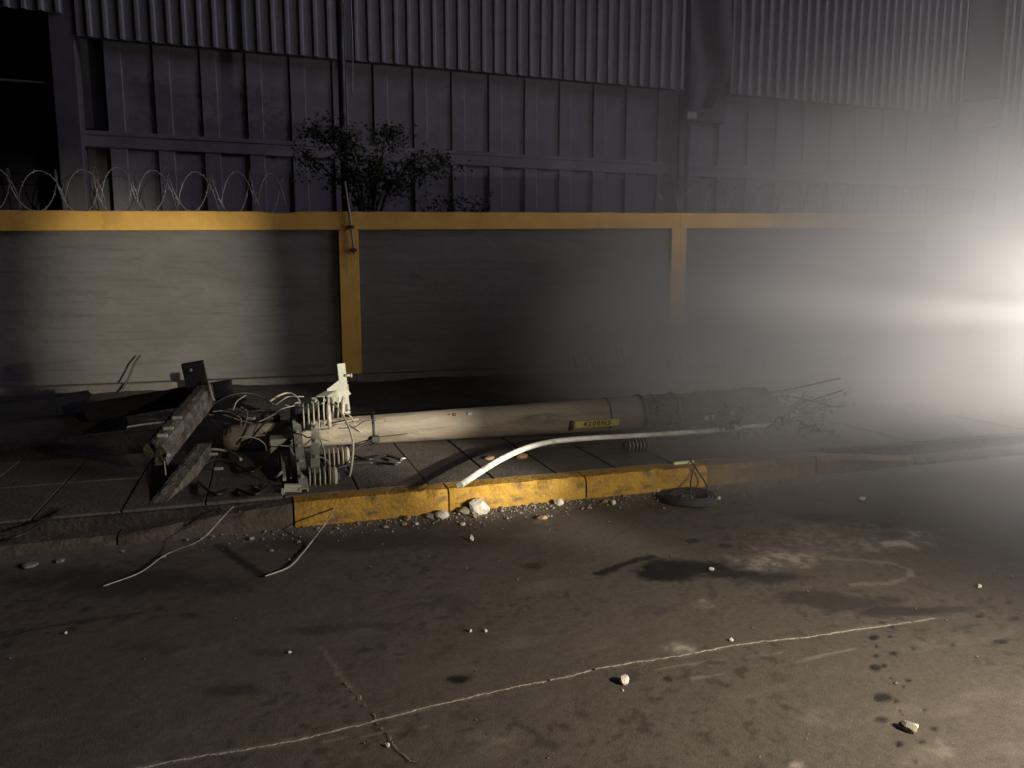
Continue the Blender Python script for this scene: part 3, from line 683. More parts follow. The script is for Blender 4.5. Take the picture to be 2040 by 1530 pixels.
# small pale chips and bolt holes on the shaft
def on_shaft(px, v, out=.0):      # v in -1..1 : angle round the visible front of the shaft
    t = t_at(px); c, r = on_pole(t); a = v * 1.2 + .12
    return c + Vector((0, -math.cos(a), math.sin(a))) * (r + out), Vector((0, -math.cos(a), math.sin(a)))
for px_, v, s in [(900, .62, .030), (932, .60, .024), (765, .5, .012), (890, .66, .016)]:
    q, nn = on_shaft(px_, v, -.004)
    reparent(MB().lathe([(-.004, s * .6), (.006, s * .55), (.0062, s * .3), (.002, s * .28)], q, nn, 12).build('bolt_hole', 'dark_steel'), pole)
q, nn = on_shaft(930, .58); reparent(MB().bbox(q - Vector((.02, .01, .012)), q + Vector((.02, .004, .016)), .004).build('step_bolt', 'pale_steel'), pole)
# number plate with stencilled characters
tm = t_at(1176); c, r = on_pole(tm); pl_w = (pa.lerp(pb, t_at(1221)) - pa.lerp(pb, t_at(1134))).length
an = -.30; nn = Vector((0, -math.cos(an), math.sin(an))); upv = nn.cross(-pax).normalized()
if upv.z < 0: upv = -upv
pc = c + nn * (r + .006)
V = []; F = []; hh = .062
for sx in (-1, 1):
    for (u, dz) in ((-hh / 2, 0), (hh / 2, 0), (hh / 2, -.003), (-hh / 2, -.003)): V.append(pc + pax * sx * pl_w / 2 + upv * u + nn * dz)
plate = MB().add(V, [(0, 1, 2, 3), (7, 6, 5, 4), (0, 4, 5, 1), (1, 5, 6, 2), (2, 6, 7, 3), (3, 7, 4, 0)]).build('number_plate', 'plate_yellow'); reparent(plate, pole)
fc = bpy.data.curves.new('characters', 'FONT'); fc.body = '4200N2'; fc.size = .062; fc.align_x = 'CENTER'; fc.align_y = 'CENTER'; fc.extrude = .0008; fc.space_character = 1.3; fc.offset = .0016
to = bpy.data.objects.new('characters', fc); COL.objects.link(to)
bpy.context.view_layer.update()
tme = bpy.data.meshes.new_from_object(to.evaluated_get(bpy.context.evaluated_depsgraph_get())); bpy.data.objects.remove(to); tme.materials.clear(); tme.materials.append(MATS['black_ink'])
lo = bpy.data.objects.new('characters', tme); COL.objects.link(lo)
Mx = Matrix((pax, upv, pax.cross(upv))).transposed().to_4x4(); Mx.translation = pc + pax.cross(upv) * .0022
lo.parent = plate; lo.matrix_local = Mx
reparent(MB().bbox(pc - pax * (pl_w / 2 + .03) - Vector((.014, .012, .045)), pc - pax * (pl_w / 2 + .03) + Vector((.014, .008, .04)), .004).build('plate_clip', 'dark_steel'), pole)

# ---- steel arms and insulators bolted across the pole's head
def arm(name, p, q, wd, ht, mt='galvanised', bev=.006, up=(0, 0, 1), b2=None):
    return reparent(MB().beam(p, q, wd, ht, up, b2, bev).build(name, mt), pole)
def steel_arm(p, q, wd, ht, flip, nb):
    o = reparent(MB().channel(p, q, wd, ht, .010, flip).build('crossarm', 'galvanised'), pole); d = (q - p).normalized(); sd = d.cross(Vector((0, 0, 1))).normalized(); u = sd.cross(d)
    for i in range(nb):
        c = p.lerp(q, (i + .6) / nb) + u * (ht / 2 + .001)
        k = MB().lathe([(0, .020), (.004, .020), (.004, .013), (.016, .013), (.016, .006), (.024, .006)], c, u, 6, False).build('bolt', 'pale_steel'); k.parent = o
    return o
steel_arm(py(604, 985, 4.84), py(588, 838, 6.05), .060, .09, 1, 5)
steel_arm(py(630, 940, 5.15), py(630, 800, 6.30), .060, .075, -1, 5)
arm('crossarm', py(640, 800, 6.35), py(684, 775, 6.9), .10, .09)
arm('upright', py(679, 724, 6.62), py(690, 824, 6.62), .070, .035, 'pale_steel', .004, (0, 1, 0))
arm('gusset', py(662, 790, 6.60), py(688, 770, 6.60), .02, .16, 'pale_steel', .002, (0, 0, 1))
q = py(686, 748, 6.60); reparent(MB().tube([q, q + Vector((.055, -.01, .0))], .012, 8).tube([q + Vector((.05, -.01, 0)), q + Vector((.065, -.012, .0))], .02, 6).build('bolt', 'pale_steel'), pole)
# mounting box hanging in front of the shaft
c_ = py(562, 886, 5.78); m = MB().bbox(c_ - Vector((.09, .09, .075)), c_ + Vector((.06, .08, .06)), .008); reparent(m.build('mounting_box', 'galvanised'), pole)
for dx in (.085, .12): reparent(MB().beam(c_ + Vector((dx, -.07, -.06)), c_ + Vector((dx, -.07, .075)), .018, .035, (0, 1, 0)).build('box_lug', 'pale_steel'), pole)
for px_, x2 in ((561, 567), (575, 582)): arm('strut', py(px_, 902, 5.6), py(x2, 955, 5.05), .022, .022, 'galvanised', .002)
# foot bracket at the arm's near end
arm('foot_bracket', py(566, 972, 4.86), py(600, 972, 4.86), .035, .05, 'galvanised', .004)
arm('bracket_leg', py(564, 974, 4.86), py(563, 1001, 4.80), .022, .022, 'galvanised', .002); arm('bracket_leg', py(597, 974, 4.86), py(594, 1003, 4.80), .024, .024, 'galvanised', .002)
arm('bracket_foot', py(557, 1002, 4.80), py(569, 1002, 4.80), .04, .02, 'pale_steel', .002)
def insulator(px_, py_, Y, ax, r=.068, L=.19, n=6):
    c = py(px_, py_, Y); ax = Vector(ax).normalized(); st = L / n
    core = MB().lathe([(-.03, .022), (-.03, .03), (L + .02, .03), (L + .02, .018)], c, ax, 14); co = reparent(core.build('insulator', 'insulator_core'), pole)
    for i in range(n):
        h = st * (i + .5); rr_ = r * (1.0 if i % 2 == 0 else .94)
        last = i == n - 1; th = .018 if last else .0075
        s = MB().lathe([(h - th, .028), (h - th * .6, rr_ * .8), (h - th * .1, rr_), (h + th * .35, rr_), (h + th * .9, rr_ * .75), (h + th, .028)], c, ax, 28, False).build('shed', 'porcelain')
        s.parent = co
    return co
insulator(600, 832, 5.92, (1, -.06, .02), .112, .225, 6)
insulator(640, 812, 6.22, (1, -.10, -.05), .098, .19, 5)
insulator(642, 913, 5.42, (1, -.04, .02), .074, .19, 6)
insulator(611, 953, 5.02, (1, .0, -.02), .076, .195, 6)
c_ = py(588, 808, 6.15); reparent(MB().lathe([(0, .02), (0, .045), (.09, .05), (.13, .03), (.15, .012)], c_ - Vector((0, 0, .12)), (0.1, 0, 1), 14).build('fuse_tube', 'galvanised'), pole)
c_ = py(552, 826, 6.3); reparent(MB().lathe([(0, .02), (.01, .06), (.10, .065), (.14, .03)], c_ - Vector((.12, 0, .02)), (1, .2, -.1), 14).build('arrester', 'dark_steel'), pole)

# ---- loose timbers at the left end
def timber(name, label, a, b, wd, ht, mt, cat='beam', bev=.008, up=(0, 0, 1), b2=None):
    a = Vector(a); b = Vector(b); o = (MB().rough(a, b, wd, ht, len(label), 18, .005, .03) if up == (0, 0, 1) else MB().beam(a, b, wd, ht, up, b2, bev)).build(name, mt, origin=(a + b) / 2); return tag(o, label, cat)
ca = thing('wooden_crossarm', 'weathered wooden crossarm slanting down to the left beside the dark beam', 'crossarm', py(355, 850, 5.9))
a, b = py(408, 785, 6.2), py(310, 905, 5.5)
reparent(MB().rough(a, b, .15, .17, 5, 18, .006, .03).build('arm_beam', 'timber'), ca)
q = a.lerp(b, .93); reparent(MB().tube([q + Vector((.05, -.08, -.02)), q + Vector((.07, -.12, -.02))], .014, 8).build('bolt', 'pale_steel'), ca)
q = a.lerp(b, .05); reparent(MB().tube([q + Vector((.05, -.06, .12)), q + Vector((.075, -.10, .0)), q + Vector((.09, -.10, -.02))], .011, 6).build('bolt', 'pale_steel'), ca)
for f in (.55, .72, .83): q = a.lerp(b, f); reparent(MB().bbox(q + Vector((-.04, -.09, .02)), q + Vector((.03, -.06, .08)), .006).build('cleat', 'galvanised'), ca)
timber('black_stub', 'short black square timber stub with a bright bolt standing above the dark beam', py(383, 722, 6.3), py(398, 790, 6.3), .155, .12, 'black_timber', 'timber', .006, (0, 1, 0))
q = py(380, 737, 6.22)
st = [o for o in COL.objects if o.name == 'black_stub'][0]; o = MB().lathe([(0, .012), (.02, .012), (.025, .006)], q, (0, -1, 0), 8).build('bolt', 'pale_steel'); o.parent = st; o.matrix_parent_inverse = Matrix.Translation(-st.location)
beamp = [py(463, 774, 6.42), py(290, 800, 6.5), py(175, 822, 6.6)]
timber('black_beam', 'long black charred beam lying across the wooden crossarm, its right end in the air', beamp[0], beamp[2], .13, .15, 'black_timber', 'beam', .010)
timber('fallen_beam', 'black square-ended beam lying at the left edge in front of the wall', py(176, 800, 7.0), py(-120, 838, 6.6), .14, .17, 'black_timber', 'beam', .008)
timber('lower_crossarm', 'dim second wooden crossarm reaching down to the pavement edge at left', py(408, 895, 5.8), py(302, 1034, 4.78), .10, .10, 'timber', 'crossarm', .008)
timber('dark_pole_stub', 'dark round pole end lying behind the wooden crossarm at far left', py(250, 835, 6.9), py(-80, 872, 6.4), .16, .16, 'black_timber', 'pole', .03)

# ---- cables
def cable(label, pts, r, mt, name='cable', group=None):
    P = spline([py(x, y, Y) for x, y, Y in pts], 8); c = P[len(P) // 2]
    return tag(MB().tube(P, r, 6).build(name, mt, origin=c), label, 'cable', group)
gy = lambda x, y, z=SW + .01: (x, y, gz(x, y, z).y)
cable('pale grey cable looping down in front of the pole from the white upright', [(660, 803, 6.1), (672, 812, 6.0), (690, 840, 5.75), (703, 880, 5.5), (700, 930, 5.25), (691, 970, 5.0), (689, 985, 4.95)], .0085, 'cable_grey')
cable('straight grey cable running down past the insulators to the kerb', [(630, 838, 5.9), (640, 880, 5.7), (655, 925, 5.3), (670, 960, 5.0), (676, 985, 4.9)], .008, 'cable_grey')
cable('thin grey wire trailing from the insulators over the kerb onto the road', [(677, 990, 4.85), (668, 1006, 4.70), gy(650, 1040, .12), gy(620, 1080, .02), gy(600, 1105, .015), gy(575, 1130, .015), gy(528, 1148, .015)], .0045, 'cable_grey')
cable('short pale wire end beside the kerb below the insulators', [(638, 999, 4.85), (660, 991, 4.85), (678, 983, 4.88)], .008, 'cable_grey')
cable('pale wire arching above the pole head between the crossarms', [(533, 803, 6.4), (556, 788, 6.4), (576, 783, 6.4), (592, 792, 6.3), (600, 808, 6.2)], .008, 'cable_grey')
cable('black cable arching from the wooden crossarm towards the insulators', [(425, 805, 6.3), (455, 789, 6.35), (490, 783, 6.4), (520, 790, 6.4), (545, 806, 6.35)], .010, 'cable_black')
cable('thin pale wire curving up beside the black cable arch', [(464, 818, 6.35), (472, 800, 6.4), (490, 787, 6.42)], .005, 'cable_grey')
cable('sagging black cable stretched between the wooden crossarm and the pole head', [(420, 822, 6.25), (450, 822, 6.2), (500, 820, 6.2), (545, 815, 6.2)], .014, 'cable_black')
cable('dim grey cable lying low behind the wooden crossarm', [(415, 826, 6.3), (440, 825, 6.3), (480, 838, 6.2), (510, 845, 6.1)], .007, 'cable_grey')
cable('black cable crossing diagonally over the pole tip', [(532, 838, 6.0), (520, 850, 5.95), (505, 868, 5.95), (494, 884, 5.95)], .008, 'cable_black')
cable('dark guy wire tying the white upright to the pole strap', [(682, 812, 6.55), (712, 822, 6.3), (745, 822, 6.14)], .004, 'cable_black')
cable('pale wire lying across the shaft below the white upright', [(650, 848, 6.05), (672, 843, 5.97), (700, 838, 5.95), (714, 835, 5.95)], .006, 'cable_grey')
cable('thin wire hanging from the near end of the wooden crossarm', [(327, 918, 5.4), (330, 945, 5.35), (333, 975, 5.3), (334, 992, 5.25)], .005, 'cable_grey')
cable('thin wire trailing across the gutter at far left onto the road', [gy(470, 1010), gy(478, 1020), gy(465, 1010), gy(440, 1035, .16), gy(400, 1075, .09), gy(330, 1105, .02), gy(280, 1140, .015), gy(205, 1168, .015)], .0032, 'cable_grey')
cable('long dark cable lying along the pavement toward the left edge', [gy(360, 838, SW + .03), gy(290, 845, SW + .03), gy(200, 858, SW + .03), gy(120, 856, SW + .03), gy(0, 850, SW + .05)], .010, 'cable_grey')
cable('dim thin cable lying on the pavement at lower left', [gy(130, 1010, SW + .02), gy(80, 1045, SW + .02), gy(30, 1070, SW + .02), gy(-40, 1085, .12)], .008, 'cable_black')
cable('thin dark twig-like wire rising against the wall left of the timber stub', [(236, 785, 10.2), (255, 755, 10.25), (268, 725, 10.3), (279, 708, 10.35)], .012, 'cable_black')
cable('thin pale wire lying behind the pole right of centre', [gy(1095, 783, SW + .05), gy(1120, 790, SW + .05), gy(1140, 797, SW + .05)], .010, 'cable_grey')
for i, (pts, lab) in enumerate([
    ([(400, 930), (430, 915), (470, 925), (500, 940), (520, 930)], 'black cable snaking on the pavement under the pole tip'),
    ([(540, 965), (510, 985), (470, 975), (430, 985), (395, 960)], 'black cable looping on the pavement in front of the pole tip'),
    ([(380, 905), (420, 895), (455, 900), (480, 915)], 'dim grey cable lying between the wooden crossarms and the pole'),
    ([(700, 905), (735, 915), (770, 908), (800, 916)], 'black cable end lying on the slabs right of the insulators'),
    ([(650, 940), (700, 925), (745, 922), (790, 925)], 'lower black cable lying on the slabs right of the insulators')]):
    cable(lab, [gy(x, y, SW + .02 + .03 * (k % 2)) for k, (x, y) in enumerate(pts)], .011, 'cable_grey' if i == 2 else 'cable_black')
rr = random.Random(77)
for i in range(16):                         # thin loose strands round the pole head, nothing tells them apart
    x, y = rr.uniform(400, 690), rr.uniform(800, 900); Y = 6.1 - (y - 800) / 100 * .7 + rr.uniform(-.1, .15); pts = []
    ang = rr.uniform(-1.2, 1.2)
    for k in range(5):
        pts.append((x, y, Y)); x += math.cos(ang) * rr.uniform(12, 30); y = min(max(y + math.sin(ang) * rr.uniform(8, 22), 790), 925); ang += rr.uniform(-.9, .9); Y += rr.uniform(-.06, .06)
    cable('thin loose strand in the tangle of wires round the pole head', pts, rr.choice((.003, .004, .005)), rr.choice(('cable_grey', 'cable_black', 'cable_grey')), 'wire_strand', 'tangled strands at the pole head')
# small bright metal fittings in the dark around the pole head
for i, (x, y, z, lab) in enumerate([(425, 905, .25, 'bright metal clip lying in the dark beside the wooden crossarm'), (436, 934, .18, 'small bright bolt lying on the dark pavement left of the insulators'),
                                  (501, 834, .42, 'shiny clamp hanging at the tip of the concrete pole')]):
    c = gz(x, y, z); tag(MB().bbox(c - Vector((.035, .012, .01)), c + Vector((.03, .012, .012)), .006).build('metal_fitting', 'pale_steel', origin=c), lab, 'fitting')
c0, c1_, c2_ = gz(499, 967, SW + .02), gz(520, 975, SW + .015), gz(529, 966, SW + .02)
tag(MB().tube([c0, c1_, c2_], .008, 6).build('bent_rod', 'pale_steel', origin=c1_), 'small bent bright rod on the pavement left of the steel foot bracket', 'rod')
tag(MB().tube([gz(547, 953, SW + .05), gz(562, 940, SW + .10)], .009, 6).build('short_rod', 'pale_steel'), 'short bright rod beside the steel struts', 'rod')

# ---- white cable guard springing off the pavement
GP = [py(916, 967, 4.24), py(960, 938, 4.54), py(1000, 914, 4.80), py(1050, 892, 5.06), py(1100, 880, 5.25), py(1160, 874, 5.40), py(1230, 870, 5.47), py(1350, 863, 5.47), py(1450, 855, 5.48), py(1540, 843, 5.60), py(1592, 820, 5.9)]
tag(MB().tube(spline(GP, 10), .02, 12, True, ((.15, .97, -.2), .044, .042)).build('cable_guard', 'white_plastic', origin=GP[4]), 'white plastic cable guard arching up from the kerb and along the fallen pole', 'cable guard')

# ---- loose insulator, tag, black coil, brush at the butt
def loose(px_, py_, label, ax, r=.055):
    c = gz(px_, py_, SW + r); t = thing('loose_insulator', label, 'insulator', (c.x, c.y, SW)); ax = Vector(ax).normalized()
    reparent(MB().lathe([(-.02, .02), (-.02, .026), (.18, .026), (.18, .018)], c, ax, 14).build('core', 'insulator_core'), t)
    for i in range(6):
        h = .012 + i * .03; reparent(MB().lathe([(h - .006, .024), (h - .001, r), (h + .004, r), (h + .008, .024)], c, ax, 22, False).build('shed', 'shaded_porcelain'), t)
loose(1247, 888, 'dim ribbed insulator lying on the slabs below the white cable guard', (1, -.05, .0))
c = gz(1362, 921, SW + .02); tag(MB().bbox(c - Vector((.085, .012, .012)), c + Vector((.08, .012, .008)), .003).build('plastic_strip', 'green_plastic', origin=c), 'short pale green plastic strip lying on the kerb above the black coil', 'strip')
cc = gz(1374, 990, 0.03); coil = thing('cable_coil', 'flat coil of black cable lying in the gutter against the yellow kerb', 'cable coil', (cc.x, cc.y, 0))
m = MB()
rr = random.Random(3); P = []
for i in range(7 * 24):
    a = 2 * math.pi * i / 24; k = i / 24; rad = .185 - .022 * (k % 4) + rr.uniform(-.002, .002); P.append(Vector((cc.x + rad * math.cos(a) * 1.05, cc.y + rad * math.sin(a), .016 + .008 * (k / 2.2) + .006 * math.sin(a * 2))))
m.tube(P, .013, 7); reparent(m.build('coiled_cable', 'rubber'), coil)
tip = gz(1386, 934, SW + .005)
reparent(MB().tube(spline([P[-1], py(1405, 962, 4.5), Vector((tip.x, YK - .03, .17)), gz(1372, 912, SW + .02)]), .0065, 6).build('cable_end', 'rubber'), coil)
reparent(MB().tube(spline([P[40], py(1377, 955, 4.53), Vector((tip.x, YK - .025, .16))]), .0055, 6).build('cable_end', 'rubber'), coil)
# brush and broken branches at the pole's butt
bp_ = gz(1430, 838); br = thing('brush_pile', 'pile of dark branches and twigs heaped at the broken right end of the pole', 'brush', (bp_.x, bp_.y + .5, SW)); rr = random.Random(12)
m = MB(); tw = MB(); cs = []
for i in range(70):
    a = gz(rr.uniform(1330, 1640), rr.uniform(812, 862), SW + rr.uniform(.0, .08)); b = a + Vector((rr.uniform(-.5, .5), rr.uniform(-.3, .4), rr.uniform(-.05, .20))); b.z = max(b.z, SW + .02)
    tw.tube([a, (a + b) / 2 + Vector((0, 0, rr.uniform(-.03, .06))), b], [.010, .007, .003], 5); cs.append((b, .16)); cs.append(((a + b) / 2, .14))
reparent(tw.build('twigs', 'dry_twig'), br); leaf_cloud(m, [(p, .07) for p, _ in cs], 2600, .03, rr); reparent(m.build('leaves', 'leaf'), br)
for i, (x, y) in enumerate([(1385, 822), (1373, 823), (1424, 814), (1428, 841), (1502, 803), (1622, 811), (1668, 798)]):
    c = gz(x, y, SW + .22 if i < 4 else SW + .12); c.y -= .25
    me_ = MB().bbox(c - Vector((.02, .02, .018)), c + Vector((.02, .016, .02)), .006)
    tag(me_.build('porcelain_chip', 'porcelain', origin=c), ['bright white porcelain chip caught in the twigs', 'second white chip just left of the brightest chip in the twigs', 'white chip high in the twigs right of the brightest chip', 'dull white chip low in the twigs above the cable guard',
        'pale curled scrap at the right side of the brush pile', 'white scrap in the smoke right of the brush pile', 'rightmost white scrap glinting in the smoke'][i], 'chip')
# tall grass blades against the wall
gs = MB(); rr = random.Random(6)
for i in range(420):
    x = rr.uniform(1150, 1780); p = gz(x, 752 - (x - 1150) * .035 + rr.uniform(-6, 14), .12); h = rr.uniform(.08, .34) * (1 if rr.random() < .7 else 1.5); d = Vector((rr.uniform(-.1, .1), rr.uniform(-.1, .1), h)); s_ = Vector((.006, 0, 0))
    gs.add([p - s_, p + s_, p + d * .6 + s_ * .7 + Vector((.01, 0, 0)), p + d + Vector((d.x * .6, 0, 0))], [(0, 1, 2), (0, 2, 3)])
o = gs.build('dry_grass', 'dry_twig'); o['kind'] = 'stuff'; o['label'] = 'sparse dry grass along the foot of the wall'; o['category'] = 'grass'

# ---- rubble along the gutter
def rock(seed, s, flat=.7):
    rr = random.Random(seed); bm = bmesh.new(); bmesh.ops.create_icosphere(bm, subdivisions=2, radius=1)
    pl = [(Vector((rr.uniform(-1, 1), rr.uniform(-1, 1), rr.uniform(-.6, 1))).normalized(), rr.uniform(.55, .9)) for _ in range(9)]
    for v in bm.verts:
        for n_, d in pl:
            k = v.co.dot(n_) - d
            if k > 0: v.co -= n_ * k
        v.co *= rr.uniform(.95, 1.05); v.co = Vector((v.co.x * s, v.co.y * s * rr.uniform(.8, .82), v.co.z * s * flat))
    mb = MB(); bm.verts.index_update(); mb.add([v.co[:] for v in bm.verts], [[v.index for v in f.verts] for f in bm.faces]); bm.free(); return mb.mesh('stone')
stones = [  # px, py, radius px, flatness, material, label
    (948, 1015, 25, .72, 'stone_pale', 'largest pale stone in the gutter against the yellow kerb'), (882, 1030, 22, .40, 'stone_pale', 'flat pale stone in the gutter left of the largest stone'),
    (922, 1022, 17, .5, 'stone_grey', 'dark lump between the two big pale gutter stones'), (858, 1031, 14, .4, 'stone_grey', 'dark flat lump left of the flat pale gutter stone'),
    (938, 1077, 7.5, 1.0, 'stone_pale', 'small white stone alone on the road below the largest gutter stone'), (922, 1046, 7, .5, 'stone_pale', 'small flat stone just below the two big gutter stones'),
    (946, 1032, 6, .9, 'stone_ochre', 'small reddish stone at the foot of the largest gutter stone'), (1113, 1006, 11, .8, 'stone_pale', 'white stone in the gutter by the middle kerb stone'),
    (1223, 1005, 7, .9, 'stone_pale', 'small white stone in the gutter left of the black coil'), (1204, 1000, 8, .5, 'stone_ochre', 'brown crumb in the gutter left of the black coil'),
    (1080, 1034, 14, .3, 'stone_ochre', 'flat ochre clod on the road in front of the kerb'), (811, 1036, 11, .6, 'stone_ochre', 'reddish brick crumb at the left of the gutter rubble'),
    (804, 1046, 7, .5, 'stone_ochre', 'small reddish crumb under the brick crumb'), (830, 1045, 6, .5, 'stone_pale', 'small pale crumb right of the brick crumb'), (768, 1051, 9, .4, 'stone_grey', 'grey flake in the gutter left of the brick crumb'),
    (1242, 1361, 14, .75, 'stone_pale', 'white stone on the road below the pale joint'), (1810, 1456, 20, .55, 'stone_grey', 'rock at the lower right of the road, its shaded body coloured dark'),
    (1822, 1450, 9, .7, 'stone_pale', 'pale stone added for the lit top of the dark rock at lower right'), (937, 1259, 4.5, .9, 'stone_pale', 'left one of two tiny white stones in the middle of the road'), (967, 1259, 4.5, .9, 'stone_pale', 'right one of two tiny white stones in the middle of the road'),  # first stone here paints the lit top of the rock above
    (1950, 1170, 6, .8, 'stone_pale', 'small white stone at the right edge of the road'), (1417, 1136, 6, .6, 'stone_pale', 'small white stone lying in the long oil stain'), (1457, 1277, 5, .8, 'stone_pale', 'tiny white stone just above the pale joint at right'),
    (772, 1487, 6, .8, 'stone_pale', 'tiny white stone beside the crack at the bottom'), (577, 1301, 4, .8, 'stone_pale', 'tiny white stone on the dark road at left'), (131, 1263, 4, .8, 'stone_pale', 'tiny white stone far left on the dark road'),
    (1717, 996, 8, .6, 'stone_pale', 'pale stone in the smoke at right'), (1420, 1005, 7, .6, 'stone_pale', 'white chip at the right rim of the black coil'), (1432, 995, 5, .8, 'stone_pale', 'smaller white chip at the right rim of the black coil'), (1311, 980, 5, .6, 'stone_pale', 'white chip at the left rim of the black coil'),
    (500, 1075, 8, .5, 'stone_grey', 'grey stone at the foot of the dropped kerb'), (540, 1098, 6, .5, 'stone_grey', 'small grey stone on the road near the trailing wire'), (120, 1120, 10, .4, 'stone_grey', 'grey flake in the gutter at far left'), (60, 1128, 20, .25, 'stone_grey', 'broad flat slab fragment in the gutter at far left'),
    (325, 1110, 7, .5, 'stone_grey', 'small grey stone in the dark gutter at left'), (1240, 1376, 4, .6, 'stone_pale', 'tiny crumb below the white stone on the joint')]
for i, (x, y, r_, fl, mt, lab) in enumerate(stones):
    z0 = 0.0; c = gz(x, y, 0.0); dep = (c - CC).dot(CF); s = r_ / FPX * dep
    if c.y > YK - s: c.y = YK - s * .9
    me_ = rock(i + 3, s, fl); me_.materials.append(MATS[mt]); o = bpy.data.objects.new('stone', me_); COL.objects.link(o)
    o.location = (c.x, c.y, s * fl * .72); o.rotation_euler = (0, 0, i * 1.3); tag(o, lab, 'stone', 'stones strewn on the road')
rr = random.Random(31)
for i in range(14):
    x, y = rr.uniform(1325, 1520), rr.uniform(835, 872); c = gz(x, y); s = rr.uniform(.03, .085); me_ = rock(90 + i, s, rr.uniform(.5, .9)); me_.materials.append(MATS['pole_concrete']); o = bpy.data.objects.new('concrete_chunk', me_); COL.objects.link(o)
    o.location = (c.x, c.y, SW + s * .35); o.rotation_euler = (rr.uniform(-.4, .4), rr.uniform(-.4, .4), rr.uniform(0, 6)); tag(o, 'rough concrete chunk broken off the right end of the fallen pole', 'concrete chunk', 'concrete chunks at the broken pole end')
gr = MB(); rr = random.Random(2)
for i in range(800):
    if rr.random() < .9: x = rr.triangular(-.6, 4.0, 1.3); y = YK - abs(rr.gauss(0, .13)) - .012
    else: x = rr.uniform(-1.0, 5.0); y = rr.uniform(1.6, YK)
    s = rr.choice((.003, .004, .005, .007, .010 if y > 4.2 else .004)) * rr.uniform(.7, 1.3); c = Vector((x, y, s * .5 + .002)); a = rr.uniform(0, 6.28)
    V = [c + Vector((math.cos(a + k * 1.57) * s, math.sin(a + k * 1.57) * s, rr.uniform(-.3, .2) * s)) for k in range(4)] + [c + Vector((0, 0, s * .8)), c - Vector((0, 0, s * .8))]
    gr.add(V, [(0, 1, 4), (1, 2, 4), (2, 3, 4), (3, 0, 4), (1, 0, 5), (2, 1, 5), (3, 2, 5), (0, 3, 5)])
o = gr.build('gravel', 'stone_grey'); o['kind'] = 'stuff'; o['label'] = 'fine grit and gravel strewn along the gutter'; o['category'] = 'gravel'
# soil and twigs litter on the slabs
for i, (x, y, r_, lab) in enumerate([(802, 915, 7, 'small bright crumb on the slabs in the shadow below the pole'), (795, 923, 5, 'smaller crumb beside the bright crumb below the pole'), (1040, 912, 16, 'reddish clod on the slabs under the white cable guard'), (975, 915, 12, 'pinkish flake on the slabs inside the arch of the guard')]):
    c = gz(x, y); dep = (c - CC).dot(CF); s = r_ / FPX * dep; me_ = rock(60 + i, s, .4); me_.materials.append(MATS['stone_pale' if i < 2 else 'stone_ochre']); o = bpy.data.objects.new('crumb', me_); COL.objects.link(o); o.location = (c.x, c.y, SW + s * .22); tag(o, lab, 'stone')

# ================================================================== STAND-IN LAMPS (unseen sources inferred from their light, tripods made up)
for Ld in LAMPS:
    p = Vector(Ld['pos']); d = (Vector(Ld['tgt']) - p).normalized(); back = Vector((-d.x, -d.y, 0)).normalized()
    ctr = p - d * .12; base = Vector((ctr.x, ctr.y, 0)); t = thing('stand_in_lamp', Ld['label'], 'stand-in lamp', base, 'stand-in lamps on tripods')
    reparent(MB().tube([base + Vector((0, 0, .25)), ctr - Vector((0, 0, .12))], .016, 10).build('mast', 'dark_steel'), t)
    for k in range(3):
        a = k * 2.094 + .4; reparent(MB().tube([base + Vector((0, 0, .55)), base + Vector((math.cos(a) * .38, math.sin(a) * .38, .012))], .011, 8).build('leg', 'dark_steel'), t)
    reparent(MB().lathe([(-.06, .03), (-.05, .07), (.06, .10), (.075, .105), (.075, .095), (.045, .09)], ctr, d, 24).build('lamp_head', 'dark_steel'), t)
    reparent(MB().lathe([(.040, .088), (.050, .088)], ctr, d, 24).build('lens', 'lamp_lens'), t)
    if 'flap' in Ld:                       # unseen flap added over the lens to cut the beam off above the wall top
        h = Vector((d.x, d.y, 0)).normalized(); sd = Vector((-h.y, h.x, 0)); e = p + h * .35 + Vector((0, 0, math.tan(R(Ld['flap'])) * .35))
        V = [e - sd * .22, e + sd * .22, ctr + sd * .14 + Vector((0, 0, .24)), ctr - sd * .14 + Vector((0, 0, .24))]
        reparent(MB().add(V + [v + Vector((0, 0, .004)) for v in V], [(0, 1, 2, 3), (7, 6, 5, 4), (0, 4, 5, 1), (1, 5, 6, 2), (2, 6, 7, 3), (3, 7, 4, 0)]).build('cutoff_flap', 'dark_steel'), t)
    ld = bpy.data.lights.new('spot', 'SPOT'); ld.energy = Ld['watt']; ld.color = Ld['col']; ld.spot_size = R(Ld['ang']); ld.spot_blend = Ld['blend']; ld.shadow_soft_size = Ld['rad']
    lo = bpy.data.objects.new('lamp_beam', ld); COL.objects.link(lo); lo.location = p; lo.rotation_euler = d.to_track_quat('-Z', 'Y').to_euler(); lo.scale = (Ld.get('sx', 1), 1, 1); reparent(lo, t)
    if 'beam2' in Ld:                      # second narrow spot added to the lamp to draw the streak in the smoke
        px2, an2, w2_ = Ld['beam2']; l2 = bpy.data.lights.new('beam', 'SPOT'); l2.energy = w2_; l2.color = Ld['col']; l2.spot_size = R(an2); l2.spot_blend = 1.0; l2.shadow_soft_size = .03
        o2 = bpy.data.objects.new('lamp_beam', l2); COL.objects.link(o2); o2.location = p; o2.rotation_euler = (py(*px2, 6.5) - p).to_track_quat('-Z', 'Y').to_euler(); reparent(o2, t)

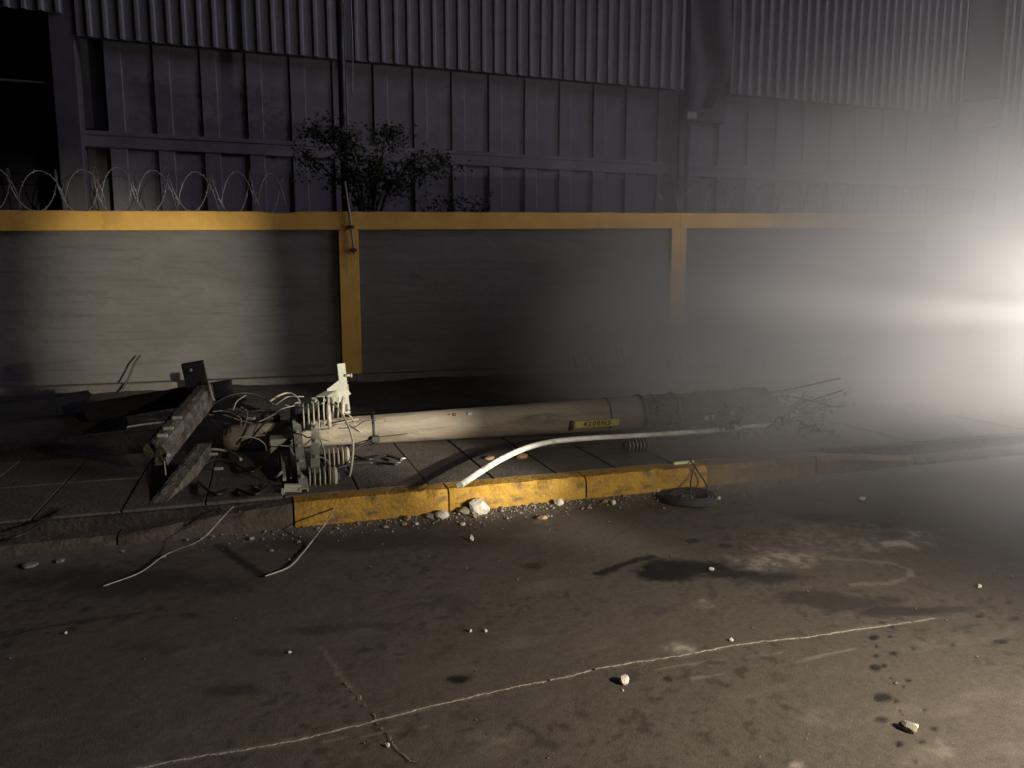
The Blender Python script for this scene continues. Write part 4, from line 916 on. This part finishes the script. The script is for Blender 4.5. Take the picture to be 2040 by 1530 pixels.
# ================================================================== SMOKE
sm = MB().box((1.2, .6, -.6), (17.5, 13.3, 9.5)).build('smoke', 'soil'); sm['kind'] = 'stuff'; sm['label'] = 'pale smoke drifting over the right side of the scene'; sm['category'] = 'smoke'
vm = bpy.data.materials.new('smoke_volume'); vm.use_nodes = True; sm.data.materials[0] = vm
n = vm.node_tree.nodes; l = vm.node_tree.links; n.clear()
out = n.new('ShaderNodeOutputMaterial'); pv = n.new('ShaderNodeVolumePrincipled'); l.new(pv.outputs[0], out.inputs['Volume'])
pv.inputs['Color'].default_value = (.86, .835, .785, 1); pv.inputs['Anisotropy'].default_value = .15
tc = n.new('ShaderNodeTexCoord'); sx = n.new('ShaderNodeSeparateXYZ'); l.new(tc.outputs['Object'], sx.inputs[0])
def mr(sock, a, b, c, d):
    q = n.new('ShaderNodeMapRange'); q.interpolation_type = 'SMOOTHSTEP'; l.new(sock, q.inputs[0])
    for i, v in enumerate((a, b, c, d)): q.inputs[i + 1].default_value = v
    return q.outputs[0]
def mul(a, b, op='MULTIPLY'):
    q = n.new('ShaderNodeMath'); q.operation = op
    for i, s in enumerate((a, b)):
        if isinstance(s, (int, float)): q.inputs[i].default_value = s
        else: l.new(s, q.inputs[i])
    return q.outputs[0]
ns = n.new('ShaderNodeTexNoise'); ns.inputs['Scale'].default_value = .55; ns.inputs['Detail'].default_value = 3; l.new(tc.outputs['Object'], ns.inputs['Vector'])
fog = mul(mul(mul(mr(sx.outputs[0], 2.2, 9.0, 0.0, 1.35), mr(sx.outputs[0], 12.0, 17.0, 1.0, 0.0)), mr(sx.outputs[1], 2.2, 5.5, 0.0, 1.0)), mr(sx.outputs[2], 1.2, 5.0, .15, .012))     # thin general smoke
low = mul(mul(mul(mr(sx.outputs[0], 2.2, 4.4, 0.0, 1.0), mr(sx.outputs[0], 10.0, 14.0, 1.0, 0.0)), mr(sx.outputs[1], 3.0, 4.8, 0.0, 1.0)), mr(sx.outputs[2], .1, 1.7, .75, 0.0))      # bank hugging the ground
low = mul(low, mr(sx.outputs[1], 7.0, 10.0, 1.0, .3))
puff = mul(mul(mul(mr(sx.outputs[0], 3.1, 5.0, 0.0, 1.0), mr(sx.outputs[0], 10.0, 14.0, 1.0, 0.0)), mr(sx.outputs[1], 1.7, 3.3, 0.0, 1.0)), mr(sx.outputs[2], .3, 2.4, .55, 0.0))      # puff rolling over the road at the right
low = mul(low, puff, 'MAXIMUM')
dn = mul(mul(fog, low, 'ADD'), mr(ns.outputs['Fac'], .3, .7, .4, 1.4))
l.new(dn, pv.inputs['Density'])
bpy.context.view_layer.update()
